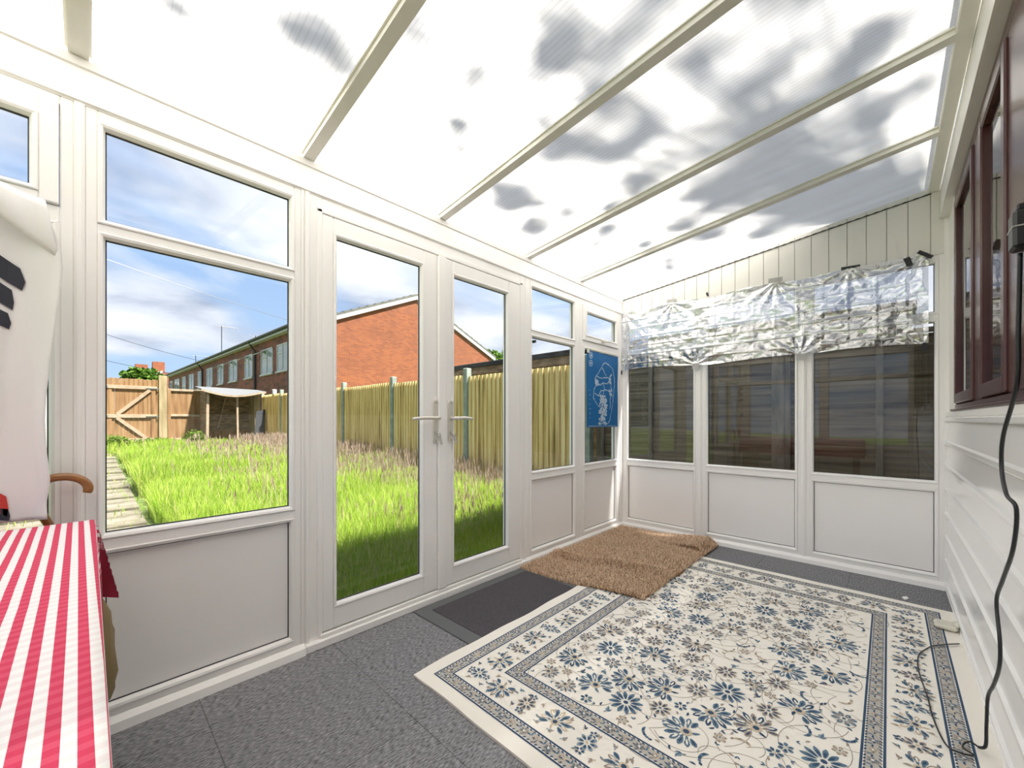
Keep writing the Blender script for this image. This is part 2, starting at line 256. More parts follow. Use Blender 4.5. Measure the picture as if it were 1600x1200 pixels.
# ------------------------------------------------------------------ mesh helper
class MB:
    def __init__(s): s.v = []; s.f = []; s.m = []; s.cur = 0
    def mat(s, i): s.cur = i; return s
    def add(s, vs, fs):
        k = len(s.v); s.v += [tuple(p) for p in vs]
        for f in fs: s.f.append(tuple(i + k for i in f)); s.m.append(s.cur)
        return s
    def box(s, x0, x1, y0, y1, z0, z1, bv=0):
        if x0 > x1: x0, x1 = x1, x0
        if y0 > y1: y0, y1 = y1, y0
        if z0 > z1: z0, z1 = z1, z0
        if bv <= 0 or min(x1-x0, y1-y0, z1-z0) < 2.1*bv:
            P = [(x, y, z) for z in (z0, z1) for y in (y0, y1) for x in (x0, x1)]
            return s.add(P, [(0,2,3,1),(4,5,7,6),(0,1,5,4),(2,6,7,3),(0,4,6,2),(1,3,7,5)])
        # chamfered box: 24 vertices
        X, Y, Z = (x0, x1), (y0, y1), (z0, z1); vs = []; idx = {}
        for i in (0,1):
            for j in (0,1):
                for k in (0,1):
                    di, dj, dk = (bv, -bv)[i], (bv, -bv)[j], (bv, -bv)[k]
                    for a in range(3):
                        p = [X[i] + di, Y[j] + dj, Z[k] + dk]; p[a] = (X[i], Y[j], Z[k])[a]
                        idx[(i,j,k,a)] = len(vs); vs.append(tuple(p))
        F = []
        for a in range(3):
            for q in (0,1):
                c = []
                for (m, n) in ((0,0),(1,0),(1,1),(0,1)):
                    t = [0,0,0]; t[a] = q; o = [b for b in range(3) if b != a]; t[o[0]] = m; t[o[1]] = n
                    c.append(idx[(*t, a)])
                F.append(tuple(c if (q == 1) == (a != 1) else c[::-1]))
        for a in range(3):
            o = [b for b in range(3) if b != a]
            for m in (0,1):
                for n in (0,1):
                    t0 = [0,0,0]; t0[o[0]] = m; t0[o[1]] = n; t1 = t0[:]; t1[a] = 1
                    F.append((idx[(*t0,o[0])], idx[(*t1,o[0])], idx[(*t1,o[1])], idx[(*t0,o[1])]))
        for i in (0,1):
            for j in (0,1):
                for k in (0,1): F.append(tuple(idx[(i,j,k,a)] for a in range(3)))
        return s.add(vs, F)
    def prism(s, poly, axis, a0, a1):
        """polygon in the two other axes, extruded along axis"""
        def P(p, a):
            q = list(p); q.insert(axis, a); return tuple(q)
        n = len(poly)
        vs = [P(p, a0) for p in poly] + [P(p, a1) for p in poly]
        F = [tuple(range(n))[::-1], tuple(range(n, 2*n))] + [(i, (i+1) % n, (i+1) % n + n, i + n) for i in range(n)]
        return s.add(vs, F)
    def tube(s, pts, r, n=8, caps=True):
        pts = [Vector(p) for p in pts]; k = len(pts); rs = r if isinstance(r, (list, tuple)) else [r] * k; vs = []; up = None
        for i, p in enumerate(pts):
            d = (pts[min(i+1, k-1)] - pts[max(i-1, 0)]).normalized()
            if up is None: up = d.orthogonal().normalized()
            else: up = (up - d * up.dot(d)).normalized()
            w = d.cross(up)
            for j in range(n):
                a = 2*math.pi*j/n; vs.append(tuple(p + (up*math.cos(a) + w*math.sin(a)) * rs[i]))
        F = [(i*n+j, i*n+(j+1) % n, (i+1)*n+(j+1) % n, (i+1)*n+j) for i in range(k-1) for j in range(n)]
        if caps: F += [tuple(range(n))[::-1], tuple(range((k-1)*n, k*n))]
        return s.add(vs, F)
    def bar(s, p, q, w, t, side=(0, -1, 0)):
        """rectangular bar p->q, width w in the plane square to side, thickness t along side"""
        p, q, sd_ = Vector(p), Vector(q), Vector(side).normalized(); d = (q-p).normalized(); u = d.cross(sd_).normalized() * w/2; n = sd_ * t/2
        vs = [a + i*u + j*n for a in (p, q) for i, j in ((-1,-1),(1,-1),(1,1),(-1,1))]
        return s.add(vs, [(3,2,1,0),(4,5,6,7),(0,1,5,4),(1,2,6,5),(2,3,7,6),(3,0,4,7)])
    def build(s, name, mats, parent=None, smooth=False, origin=None):
        if not isinstance(mats, (list, tuple)): mats = [mats]
        org = Vector(parent_world(parent)) if parent else Vector(origin or (0, 0, 0))
        me = bpy.data.meshes.new(name); me.from_pydata([tuple(Vector(p) - org) for p in s.v], [], s.f)
        for m in mats: me.materials.append(m)
        me.polygons.foreach_set('material_index', s.m)
        bm = bmesh.new(); bm.from_mesh(me); bmesh.ops.recalc_face_normals(bm, faces=bm.faces); bm.to_mesh(me); bm.free()
        if smooth: me.polygons.foreach_set('use_smooth', [True] * len(me.polygons))
        o = bpy.data.objects.new(name, me); COL.objects.link(o)
        if parent: o.parent = parent
        else: o.location = org
        return o

def parent_world(p):
    v = Vector((0, 0, 0))
    while p: v += p.location; p = p.parent
    return v
def tag(o, label=None, cat=None, group=None, kind=None):
    if label: o['label'] = label
    if cat: o['category'] = cat
    if group: o['group'] = group
    if kind: o['kind'] = kind
    return o
def empty(name, loc, label=None, cat=None, group=None, kind=None):
    o = bpy.data.objects.new(name, None); COL.objects.link(o); o.location = loc; o.empty_display_size = .1
    return tag(o, label, cat, group, kind)
def sub(name, loc, parent):
    o = bpy.data.objects.new(name, None); COL.objects.link(o); o.parent = parent; o.location = Vector(loc) - parent_world(parent); return o
def dup(o, parent=None, off=None):
    c = o.copy(); COL.objects.link(c)
    if parent is not None: c.parent = parent
    if off: c.location = Vector(o.location) + Vector(off)
    for ch in [q for q in bpy.data.objects if q.parent == o]: dup(ch, c)
    return c
def raw_mesh(name, verts, faces, mats, parent=None, mi=None, smooth=False):
    """large numpy meshes (faces all the same length)"""
    org = np.array(parent_world(parent)) if parent else np.zeros(3)
    verts = np.asarray(verts, np.float32) - org.astype(np.float32); faces = np.asarray(faces, np.int32); k = faces.shape[1]
    me = bpy.data.meshes.new(name); me.vertices.add(len(verts)); me.vertices.foreach_set('co', verts.ravel())
    me.loops.add(faces.size); me.loops.foreach_set('vertex_index', faces.ravel())
    me.polygons.add(len(faces)); me.polygons.foreach_set('loop_start', np.arange(0, faces.size, k, dtype=np.int32))
    for m in (mats if isinstance(mats, list) else [mats]): me.materials.append(m)
    if mi is not None: me.polygons.foreach_set('material_index', np.asarray(mi, np.int32))
    me.update(calc_edges=True); me.validate()
    if smooth: me.polygons.foreach_set('use_smooth', [True] * len(me.polygons))
    o = bpy.data.objects.new(name, me); COL.objects.link(o)
    if parent: o.parent = parent
    return o

# ------------------------------------------------------------------ framed window units
def mapper(plane):
    # (a along the wall, w towards the room, z)
    return {'A': lambda a, w, z: (a, -w, z), 'B': lambda a, w, z: (-w, a, z), 'D': lambda a, w, z: (XD + w, a, z)}[plane]
XD = -4.50
BEAD = .018
def frame_bars(mb, mp, a0, a1, z0, z1, ops, w0=-.06, w1=0.0, bv=.003):
    """slab with openings stacked in one column: two stiles and the rails between"""
    def bx(p, q, r, s):
        x0, y0, _ = mp(p, w0, r); x1, y1, _ = mp(q, w1, s); mb.box(x0, x1, y0, y1, r, s, bv)
    la = min(o[0] for o in ops) - BEAD; ra = max(o[1] for o in ops) + BEAD
    bx(a0, la, z0, z1); bx(ra, a1, z0, z1)
    for o in ops:
        if o[0] - BEAD > la + .001: bx(la, o[0] - BEAD, o[2] - BEAD, o[3] + BEAD)
        if o[1] + BEAD < ra - .001: bx(o[1] + BEAD, ra, o[2] - BEAD, o[3] + BEAD)
    zs = sorted([(o[2] - BEAD, o[3] + BEAD) for o in ops]); cur = z0
    for s_, e_ in zs:
        if s_ > cur + .002: bx(la, ra, cur, s_)
        cur = e_
    if z1 > cur + .002: bx(la, ra, cur, z1)
def ring(mb, mp, a0, a1, z0, z1, prof):
    """mitred bead; prof = (outward inset from the glass edge, w)"""
    vs = []; n = len(prof)
    for (i, w) in prof:
        for (a, z) in ((a0 - i, z0 - i), (a1 + i, z0 - i), (a1 + i, z1 + i), (a0 - i, z1 + i)): vs.append(mp(a, w, z))
    F = [(k*4+j, k*4+(j+1) % 4, (k+1)*4+(j+1) % 4, (k+1)*4+j) for k in range(n-1) for j in range(4)]
    mb.add(vs, F)
BP = [(BEAD, -.03), (BEAD, .0035), (BEAD - .004, .0055), (.006, .0025), (.0, -.010), (0, -.024), (-.0005, -.03)]
GP = [(0.001, -.017), (-.0035, -.0175), (-.0035, -.024)]
def unit(name, plane, a0, a1, z0, z1, ops, kind='structure', base=None, glass=GLASS):
    """ops: (a0,a1,z0,z1,'glass'|'panel'|'open')"""
    mp = mapper(plane); bl = base or mp((a0+a1)/2, 0, z0)
    e = empty(name, bl); e['kind'] = kind
    mb = MB(); frame_bars(mb, mp, a0, a1, z0, z1, ops); mb.build('frame', WHITE, e)
    for o in ops:
        if o[4] == 'open': continue
        pane(e, mp, o, glass)
    return e
def pane(e, mp, o, glass, w=0.0):
    a0, a1, z0, z1, t = o
    mb = MB(); ring(mb, mp, a0, a1, z0, z1, [(i, q + w) for i, q in BP]); mb.mat(1); ring(mb, mp, a0, a1, z0, z1, [(i, q + w) for i, q in GP])
    mb.build('glazing_bead', [WHITE, GASKET], e)
    def slab(wa, wb, ex):
        x0, y0, _ = mp(a0 - ex, wa + w, 0); x1, y1, _ = mp(a1 + ex, wb + w, 0); return (x0, x1, y0, y1, z0 - ex, z1 + ex)
    if t == 'glass':
        # one sheet, real size; a single optical surface
        P = [mp(a0 - .01, w - .0215, z0 - .01), mp(a1 + .01, w - .0215, z0 - .01), mp(a1 + .01, w - .0215, z1 + .01), mp(a0 - .01, w - .0215, z1 + .01)]
        MB().add(P, [(0, 1, 2, 3)]).build('glass_pane', glass, e)
    else:
        MB().box(*slab(-.045, -.0195, .008)).build('infill_panel', PANEL, e)

PB, PT, GB, LT, TB, TG, FT = .088, .595, .666, 1.655, 1.720, 2.020, 2.075
Z0 = .045
def std(a0, a1): return [(a0, a1, PB, PT, 'panel'), (a0, a1, GB, LT, 'glass'), (a0, a1, TB, TG, 'glass')]
# garden wall (left of the picture), room face on y = 0
w1 = unit('window_1', 'A', -4.40, -3.646, Z0, FT, [(-4.33, -3.70, PB, PT, 'panel'), (-4.33, -3.70, GB, LT, 'glass'), (-4.335, -3.694, 1.742, 2.030, 'open')])
w2 = unit('window_2', 'A', -3.622, -2.962, Z0, FT, std(-3.575, -3.008))
w3 = unit('window_3', 'A', -1.452, -.752, Z0, FT, std(-1.373, -.834))
w4 = unit('window_4', 'A', -.752, -.052, Z0, FT, [(-.672, -.132, PB, PT, 'panel'), (-.672, -.132, GB, LT, 'glass'), (-.690, -.108, 1.745, 2.022, 'open')])
def sash(parent, a0, a1, z0, z1, g):
    mp = mapper('A'); s = sub('opening_sash', mp((a0+a1)/2, 0, z0), parent)
    mb = MB(); frame_bars(mb, mp, a0, a1, z0, z1, [g], -.05, .012); mb.build('sash_frame', WHITE, s)
    mb = MB(); ring(mb, mp, g[0], g[1], g[2], g[3], [(i, q + .012) for i, q in BP]); mb.mat(1); ring(mb, mp, g[0], g[1], g[2], g[3], [(i, q + .012) for i, q in GP]); mb.build('glazing_bead', [WHITE, GASKET], s)
    P = [mp(g[0]-.01, -.01, g[2]-.01), mp(g[1]+.01, -.01, g[2]-.01), mp(g[1]+.01, -.01, g[3]+.01), mp(g[0]-.01, -.01, g[3]+.01)]
    MB().add(P, [(0,1,2,3)]).build('glass_pane', GLASS, s)
    return s
sash(w1, -4.351, -3.678, 1.726, 2.046, (-4.29, -3.738, 1.770, 1.975, 'glass'))
s4 = sash(w4, -.706, -.092, 1.729, 2.038, (-.650, -.150, 1.785, 1.972, 'glass'))
hb = MB(); hb.box(-.42, -.385, -.030, -.010, 1.742, 1.762, .003); hb.tube([(-.40, -.034, 1.752), (-.37, -.040, 1.756), (-.29, -.040, 1.762)], [.006, .007, .006], 8); hb.build('sash_handle', HANDLE, s4)

# mullion covers and posts of the garden wall
t = MB(); t.box(-3.646, -3.622, -.004, .06, Z0, FT); t.box(-3.640, -3.628, -.008, -.003, Z0, FT, .0015); tag(t.build('trim_1', WHITE), kind='structure')
t = MB(); t.box(-2.962, -2.952, -.003, .06, Z0, FT); t.box(-2.945, -2.93, -.009, .0, Z0, FT, .002); tag(t.build('trim_2', WHITE), kind='structure')
t = MB(); t.box(-.052, .06, -.0, .06, 0, FT); t.box(-.05, 0, -.006, 0, 0, FT, .002); t.box(-.006, 0, -.05, 0, 0, FT, .002); tag(t.build('trim_3', WHITE), kind='structure')
# french door frame
t = MB(); 
t.box(-2.952, -2.872, 0, .06, 0, FT, .003); t.box(-1.51, -1.452, 0, .06, 0, FT, .003); t.box(-2.872, -1.51, 0, .06, 2.005, FT, .003)
t.box(-2.893, -2.872, -.006, 0, .05, 2.02, .002); t.box(-1.51, -1.487, -.006, 0, .05, 2.02, .002); t.box(-2.893, -1.487, -.006, 0, 2.005, 2.028, .002)
t.box(-2.952, -1.452, -.028, .06, 0, .038, .004); t.box(-2.88, -1.50, -.016, .05, .038, .058, .003)
tag(t.build('trim_4', WHITE), kind='structure')
def door(name, a0, a1, g, plate_x, tip_x, key):
    mp = mapper('A'); e = empty(name, ((a0+a1)/2, 0, .06)); e['kind'] = 'structure'
    mb = MB(); frame_bars(mb, mp, a0, a1, .064, 2.0, [g], -.055, .006, .004); mb.build('door_leaf', WHITE, e)
    pane(e, mp, g, GLASS, .006)
    h = sub('door_handle', (plate_x, -.006, .91), e)
    p = MB(); n = 10; r = .017; zc0, zc1 = .911 + r, 1.160 - r
    poly = [(plate_x + r*math.cos(math.pi + math.pi*i/n), zc0 + r*math.sin(math.pi + math.pi*i/n)) for i in range(n+1)] + [(plate_x + r*math.cos(math.pi*i/n), zc1 + r*math.sin(math.pi*i/n)) for i in range(n+1)]
    p.prism(poly, 1, -.016, -.006); p.build('backplate', HANDLE, h)
    sg = 1 if tip_x > plate_x else -1
    L_ = MB(); L_.tube([(plate_x, -.012, 1.055), (plate_x, -.05, 1.055), (plate_x + sg*.012, -.060, 1.055), (plate_x + sg*.05, -.063, 1.056), ((plate_x+tip_x)/2, -.063, 1.057), (tip_x - sg*.01, -.060, 1.052), (tip_x, -.056, 1.050)], [.011, .011, .011, .0105, .010, .009, .006], 10)
    L_.build('lever', HANDLE, h, True)
    sc = MB()
    for z in (1.145, .925): sc.tube([(plate_x, -.0165, z), (plate_x, -.018, z)], .0035, 8)
    sc.build('screw', STEEL, h)
    k = MB(); k.tube([(plate_x, -.012, .968), (plate_x, -.022, .968)], .010, 12); k.build('lock_cylinder', STEEL, h)
    k = MB(); kx = plate_x + key*.004
    k.tube([(kx, -.022, .968), (kx, -.034, .968)], .003, 6); k.tube([(kx + .011*math.cos(a), -.040, .960 + .011*math.sin(a)) for a in np.linspace(0, 2*math.pi, 13)], .0015, 5)
    k.bar((kx + key*.004, -.041, .955), (kx + key*.016, -.043, .905), .014, .002); k.bar((kx - key*.002, -.044, .955), (kx + key*.005, -.045, .925), .016, .002)
    k.build('key', STEEL, h)
    return e
d1 = door('door_1', -2.872, -2.226, (-2.803, -2.337, .180, 1.909, 'glass'), -2.243, -2.425, 1)
d2 = door('door_2', -2.190, -1.510, (-2.100, -1.644, .180, 1.909, 'glass'), -2.135, -2.000, 1)
m = MB(); m.box(-2.226, -2.168, -.020, -.0, .064, 1.998, .004); m.box(-2.222, -2.19, 0, .05, .07, 1.99); m.build('meeting_stile', WHITE, d2)

# eaves beam above the garden wall
SL = .1146
def zr(y): return 2.220 - SL * y          # underside of the rafters
t = MB(); t.prism([(-.000, FT), (-.000, 2.205), (.0, zr(0)+.03), (.06, zr(0)+.03), (.06, FT)], 0, XD - .02, .06)
t.prism([(0, 2.078), (-.008, 2.082), (-.008, 2.098), (0, 2.104)], 0, XD, 0)
t.prism([(0, 2.19), (-.006, 2.194), (-.010, 2.218), (0, 2.222)], 0, XD, 0)
tag(t.build('wall_left', WHITE), kind='structure')
b = MB(); b.prism([(0, 0), (-.030, 0), (-.024, .030), (-.006, .046), (0, .046)], 0, XD, -2.952); b.prism([(0, 0), (-.026, 0), (-.020, .030), (-.004, .046), (0, .046)], 0, -1.452, -.0)
b.box(XD, -2.952, 0, .07, 0, Z0); b.box(-1.452, .06, 0, .07, 0, Z0); tag(b.build('baseboard_left', WHITE), kind='structure')
t = MB(); t.box(-4.5, -4.40, 0, .06, 0, FT); tag(t.build('trim_5', WHITE), kind='structure')

# end wall at the back (x = 0)
unit('window_5', 'B', -.730, -.006, Z0, FT, std(-.669, -.057), glass=SMOKE)
unit('window_6', 'B', -1.456, -.730, Z0, FT, std(-1.399, -.789), glass=SMOKE)
unit('window_7', 'B', -2.160, -1.456, Z0, FT, std(-2.117, -1.513), glass=SMOKE)
t = MB()
for yy in (-.730, -1.456):
    t.box(-.006, .0, yy-.014, yy+.014, Z0, FT, .002); t.box(-.010, -.004, yy-.006, yy+.006, Z0, FT, .002)
t.box(-.006, .06, -2.19, -2.158, 0, 2.49); tag(t.build('trim_6', WHITE), kind='structure')
b = MB(); b.prism([(0, 0), (-.028, 0), (-.022, .028), (-.004, .046), (.06, .046), (.06, 0)], 1, -2.17, 0)  # (x,z) along y
tag(b.build('baseboard_back', WHITE), kind='structure')
g = MB(); y = 0.0
g.prism([(0.0, FT), (0.0, zr(0)+.03), (-2.19, zr(-2.19)+.03), (-2.19, FT)], 0, .008, .052)
while y > -2.18:
    y2 = max(y - .1, -2.19)
    ya, yb = y - .002, y2 + .002
    P = [(0.0, ya), (0.0, yb)]
    vs = [(x, q, z) for x in (-.004, .05) for (q, z) in ((ya, FT - .005), (yb, FT - .005), (yb, zr(yb)+.03), (ya, zr(ya)+.03))]
    g.add(vs, [(0,1,2,3),(7,6,5,4),(0,4,5,1),(1,5,6,2),(2,6,7,3),(3,7,4,0)])
    y = y2
tag(g.build('wall_back', CREAMP), kind='structure')
c = MB(); n = 90
c.tube([(-.010, -.004 - 2.1*i/n, zr(-.004 - 2.1*i/n) - .006 + .0012*(i % 2)) for i in range(n+1)], [.0045 if i % 2 else .0028 for i in range(n+1)], 6)
tag(c.build('trim_7', BLACK), kind='structure')

# wall behind the camera side (x = XD)
unit('window_8', 'D', -1.15, -.05, Z0, FT, [(-1.09, -.10, PB, PT, 'panel'), (-1.09, -.10, GB, LT, 'glass'), (-1.09, -.10, TB, TG, 'glass')])
unit('window_9', 'D', -2.18, -1.15, Z0, FT, [(-2.12, -1.21, PB, PT, 'panel'), (-2.12, -1.21, GB, LT, 'glass'), (-2.12, -1.21, TB, TG, 'glass')])
g = MB(); vs = [(x, q, z) for x in (XD - .05, XD) for (q, z) in ((0.06, FT), (-2.19, FT), (-2.19, zr(-2.19)+.03), (.06, zr(.06)+.03))]
g.add(vs, [(0,1,2,3),(7,6,5,4),(0,4,5,1),(1,5,6,2),(2,6,7,3),(3,7,4,0)]); g.box(XD - .06, XD, -2.19, .06, 0, Z0); g.box(XD - .06, XD, -.05, .06, 0, FT)
tag(g.build('wall_behind', CREAMP), kind='structure')

# floor
f = MB(); f.box(XD - .05, .06, -2.24, .06, -.12, 0); tag(f.build('floor', CARPET), kind='structure')

# roof: polycarbonate bays on rafters
ceil = empty('ceiling', (-2, -1, 2.2)); ceil['kind'] = 'structure'
RX = [-5.1, -4.375, -3.636, -2.932, -2.188, -1.412, -.728, .03]
for i, x in enumerate(RX[1:-1]):
    r = MB(); wd = .023
    vs = [(x + sx*(wd if k == 0 else wd - .001), yy, zr(yy) + (0 if k == 0 else .034)) for k in (0, 1) for yy in (.0, -2.10) for sx in (-1, 1)]
    r.add(vs, [(0,1,3,2),(4,6,7,5),(0,4,5,1),(2,3,7,6),(0,2,6,4),(1,5,7,3)])
    for sx in (-1, 1):   # little lips that carry the sheet
        xs = x + sx*.023; xe = x + sx*.030
        vs = [(q, yy, zr(yy) + h) for h in (.022, .028) for yy in (0, -2.10) for q in (xs, xe)]
        r.add(vs, [(0,1,3,2),(4,6,7,5),(0,4,5,1),(2,3,7,6),(0,2,6,4),(1,5,7,3)])
    r.build('rafter', RAFT, ceil)
for a, bb in zip(RX[:-1], RX[1:]):
    a = max(a, XD - .05)
    if bb <= a: continue
    s_ = MB(); ys = np.linspace(.14, -2.14, 13)
    vs = [(q, yy, zr(yy) + .034) for yy in ys for q in (a, bb)]
    s_.add(vs, [(2*i, 2*i+1, 2*i+3, 2*i+2) for i in range(len(ys)-1)])
    s_.build('polycarbonate_sheet', POLY, ceil)
t = MB(); t.box(XD, .02, -2.14, -2.088, 2.462, 2.53, .004); t.build('wall_plate', RAFT, ceil)
t = MB(); t.box(XD, -.012, -2.20, -2.140, 2.284, 2.462, .004); t.box(XD, -.012, -2.143, -2.137, 2.284, 2.298, .001); t.build('fascia_board', CREAMP, ceil)
t = MB(); t.box(XD - .06, .08, .12, .19, 2.13, 2.22, .01); t.build('gutter', WHITE, ceil)

# house wall (right): siding, sill, brown casement window
YC = -2.178
hw = empty('wall_right', (-2, YC, 0)); hw['kind'] = 'structure'
s_ = MB(); zs = [.0, .03, .17, .314, .458, .602, .746, .890, 1.034, 1.062]
for z0_, z1_ in zip(zs[:-1], zs[1:]):
    s_.prism([(YC - .006, z0_), (YC + .016, z0_ + .002), (YC + .018, z0_ + .006), (YC + .018, z0_ + .022), (YC + .009, z0_ + .030), (YC + .001, z1_ - .003), (YC - .004, z1_), (YC - .03, z1_), (YC - .03, z0_)], 0, XD, -.004)
s_.build('siding', SIDING, hw)
s_ = MB(); s_.box(XD, -.004, YC - .03, YC + .016, 1.062, 1.092, .003); s_.build('sill_trim', WHITE, hw)
s_ = MB(); s_.box(-.345, -.004, YC - .03, YC - .001, 1.092, 2.284, .002); s_.box(-.33, -.25, YC - .01, YC + .004, 1.092, 2.284, .002); s_.build('white_jamb', CREAMP, hw)
s_ = MB(); s_.box(XD, .55, -2.42, YC - .03, 2.284, 2.60); s_.box(-.345, .55, -2.42, YC - .03, 0, 2.284); s_.box(XD, -.345, -2.42, YC - .03, 0, 1.08); s_.build('house_masonry', RENDER, hw)
s_ = MB(); s_.box(XD, -.02, YC, YC + .012, -.001, .010); s_.build('floor_gap', BLACK, hw)
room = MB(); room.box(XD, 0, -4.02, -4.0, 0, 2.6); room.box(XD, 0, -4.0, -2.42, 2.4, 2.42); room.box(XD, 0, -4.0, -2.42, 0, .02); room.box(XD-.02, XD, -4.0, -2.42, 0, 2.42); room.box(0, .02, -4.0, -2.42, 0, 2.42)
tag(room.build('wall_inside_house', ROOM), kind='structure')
w10 = empty('window_10', (-2, YC, 1.1)); w10['kind'] = 'structure'
wx = [(-.345, -.395), (-1.03, -1.20), (-1.69, -2.02), (-2.66, -2.78), (-3.42, -3.54), (-4.2, -4.5)]
f = MB(); f.box(-4.5, -.345, YC - .08, YC + .004, 1.096, 1.130, .004); f.box(-4.5, -.345, YC - .08, YC + .004, 2.225, 2.284, .004)
for i, (p, q) in enumerate(wx): f.box(q, p, YC - .08, YC + .004, 1.13, 2.225, .004)
f.box(-4.5, -.345, YC, YC + .022, 1.092, 1.104, .003)
f.build('frame', BROWN, w10)
def casement(x1, x0):
    s = sub('casement', ((x0+x1)/2, YC, 1.13), w10); m_ = MB(); k = .052
    for (p, q, r_, t_) in ((x0, x0+k, 1.134, 2.221), (x1-k, x1, 1.134, 2.221), (x0+k, x1-k, 1.134, 1.134+k), (x0+k, x1-k, 2.221-k, 2.221)): m_.box(p, q, YC - .06, YC + .012, r_, t_, .005)
    m_.build('sash_frame', BROWN, s)
    MB().add([(x0+k-.004, YC - .004, 1.18), (x1-k+.004, YC - .004, 1.18), (x1-k+.004, YC - .004, 2.175), (x0+k-.004, YC - .004, 2.175)], [(0,1,2,3)]).build('glass_pane', GLASS, s)
casement(-.398, -1.027); casement(-1.203, -1.687); casement(-2.023, -2.657); casement(-2.783, -3.417); casement(-3.543, -4.197)

# ------------------------------------------------------------------ silver film blind on the end wall
rng = random.Random(4)
fo = empty('reflective_film', (-.03, -1.05, 1.5), 'crumpled silver reflective film taped across the tops of the end wall windows', 'window film')
NY, NZ = 230, 84
cre_y = [.02]
fv = []; 
pin = [(-.03, 2.075, 1), (-.50, 2.085, 1), (-1.284, 2.09, 1), (-1.722, 2.08, .8), (-2.06, 2.07, 1), (-.70, 1.52, 1), (-1.44, 1.52, 1), (-2.07, 1.50, .7), (-.03, 1.52, .7)]
for j in range(NZ + 1):
    for i in range(NY + 1):
        u = i / NY; v = j / NZ; yy = -.012 - 2.078 * u
        top = 2.088 - .006*math.sin(u*19) - .022*abs(math.sin(u*math.pi*3.9))**2 * .6; bot = 1.515 + .010*math.sin(u*9+1) + .014*abs(math.sin(u*8.6))
        z = bot + (top - bot) * v
        p = Vector((yy*1.0, z, 0))
        d = .014 * mn.noise(Vector((yy*3.2, z*4, 1.3))) + .009*mn.noise(Vector((yy*9, z*12, 4))) + .0035*mn.noise(Vector((yy*26, z*34, 9)))
        for (py, pz, s) in pin:           # radiating creases from each taped point
            dy, dz = yy - py, z - pz; rr = math.hypot(dy, dz)
            if rr < .30: d += .008*s*math.sin(math.atan2(dy, dz)*11 + py*7)*(1 - rr/.30)*min(1, rr/.03)
        cz = (z - 1.5)/.083; cy = (yy)/.142
        dz_ = abs(cz - round(cz)); dy_ = abs(cy - round(cy) + .0)
        d += .0045*math.exp(-(dz_/.05)**2) + .0038*math.exp(-(dy_/.035)**2)
        fv.append((-.026 - d*1.15 - .008, yy, z))
ff = [(j*(NY+1)+i, j*(NY+1)+i+1, (j+1)*(NY+1)+i+1, (j+1)*(NY+1)+i) for j in range(NZ) for i in range(NY)]
raw_mesh('film_sheet', np.array(fv), ff, FOIL, fo, smooth=True)
# stitched grid of fold lines
gl_ = MB()
def filmx(yy, z):
    i = min(NY, max(0, round((-.012 - yy)/2.078*NY))); u = i/NY
    top = 2.088 - .006*math.sin(u*19) - .022*abs(math.sin(u*math.pi*3.9))**2 * .6; bot = 1.515 + .010*math.sin(u*9+1) + .014*abs(math.sin(u*8.6))
    j = min(NZ, max(0, round((z - bot)/(top - bot)*NZ))); return fv[j*(NY+1)+i][0]
for k in range(1, 7):
    z = 1.5 + .083*k
    pts = [(filmx(-.02 - 2.06*i/110, z) - .0012, -.02 - 2.06*i/110, z + .006*math.sin(i*.11 + k)) for i in range(111)]
    gl_.tube(pts, .0009, 4)
for k in range(0, 7):
    z = 1.5 + .083*k; off = .07 if k % 2 else 0
    for q in range(0, 15):
        yy = -.03 - off - .142*q
        if yy < -2.06: continue
        pts = [(filmx(yy, z + .083*t_/4) - .0012, yy, z + .083*t_/4) for t_ in range(5)]
        if k == 0: pts = pts[1:]
        gl_.tube(pts, .0008, 4)
gl_.build('fold_lines', M('bright_fold', (.9, .9, .9), .25, metal=.6), fo)
for (py, pz, wy, wz, ang, m_, lb) in [(-.008, 2.06, .012, .05, 0, TAPEB, 'black tape'), (-.50, 2.105, .085, .034, .1, TAPEG, 'grey tape'), (-.80, 2.10, .016, .034, -.3, TAPEB, 'black tape'), (-1.285, 2.105, .09, .034, .05, TAPEG, 'grey tape'),
        (-1.72, 2.088, .10, .018, .05, TAPEB, 'black tape'), (-2.0, 2.05, .03, .06, -.3, TAPEB, 'black tape'), (-2.075, 2.075, .08, .022, .7, TAPEB, 'black tape'), (-.012, 1.505, .012, .04, 0, TAPEB, 'black tape'),
        (-.705, 1.505, .055, .045, 0, TAPEG, 'grey tape'), (-1.445, 1.505, .06, .045, 0, TAPEG, 'grey tape'), (-2.075, 1.50, .03, .05, .2, TAPEB, 'black tape'), (-.49, 1.60, .020, .020, .7, TAPEB, 'black tape')]:
    ca, sa = math.cos(ang), math.sin(ang); P = []
    xx = -.052 if (1.6 < pz < 2.0 or abs(pz-1.6) < .01) else -.040
    if wz > .045 and wy < .02: xx = -.02
    for x_ in (xx, xx - .0015):
        for (a, b_) in ((-1,-1),(1,-1),(1,1),(-1,1)): P.append((x_, py + a*wy/2*ca - b_*wz/2*sa, pz + a*wy/2*sa + b_*wz/2*ca))
    t = MB(); t.add(P, [(0,1,2,3),(7,6,5,4),(0,4,5,1),(1,5,6,2),(2,6,7,3),(3,7,4,0)])
    o = t.build('tape_strip', m_, fo); o['label'] = lb

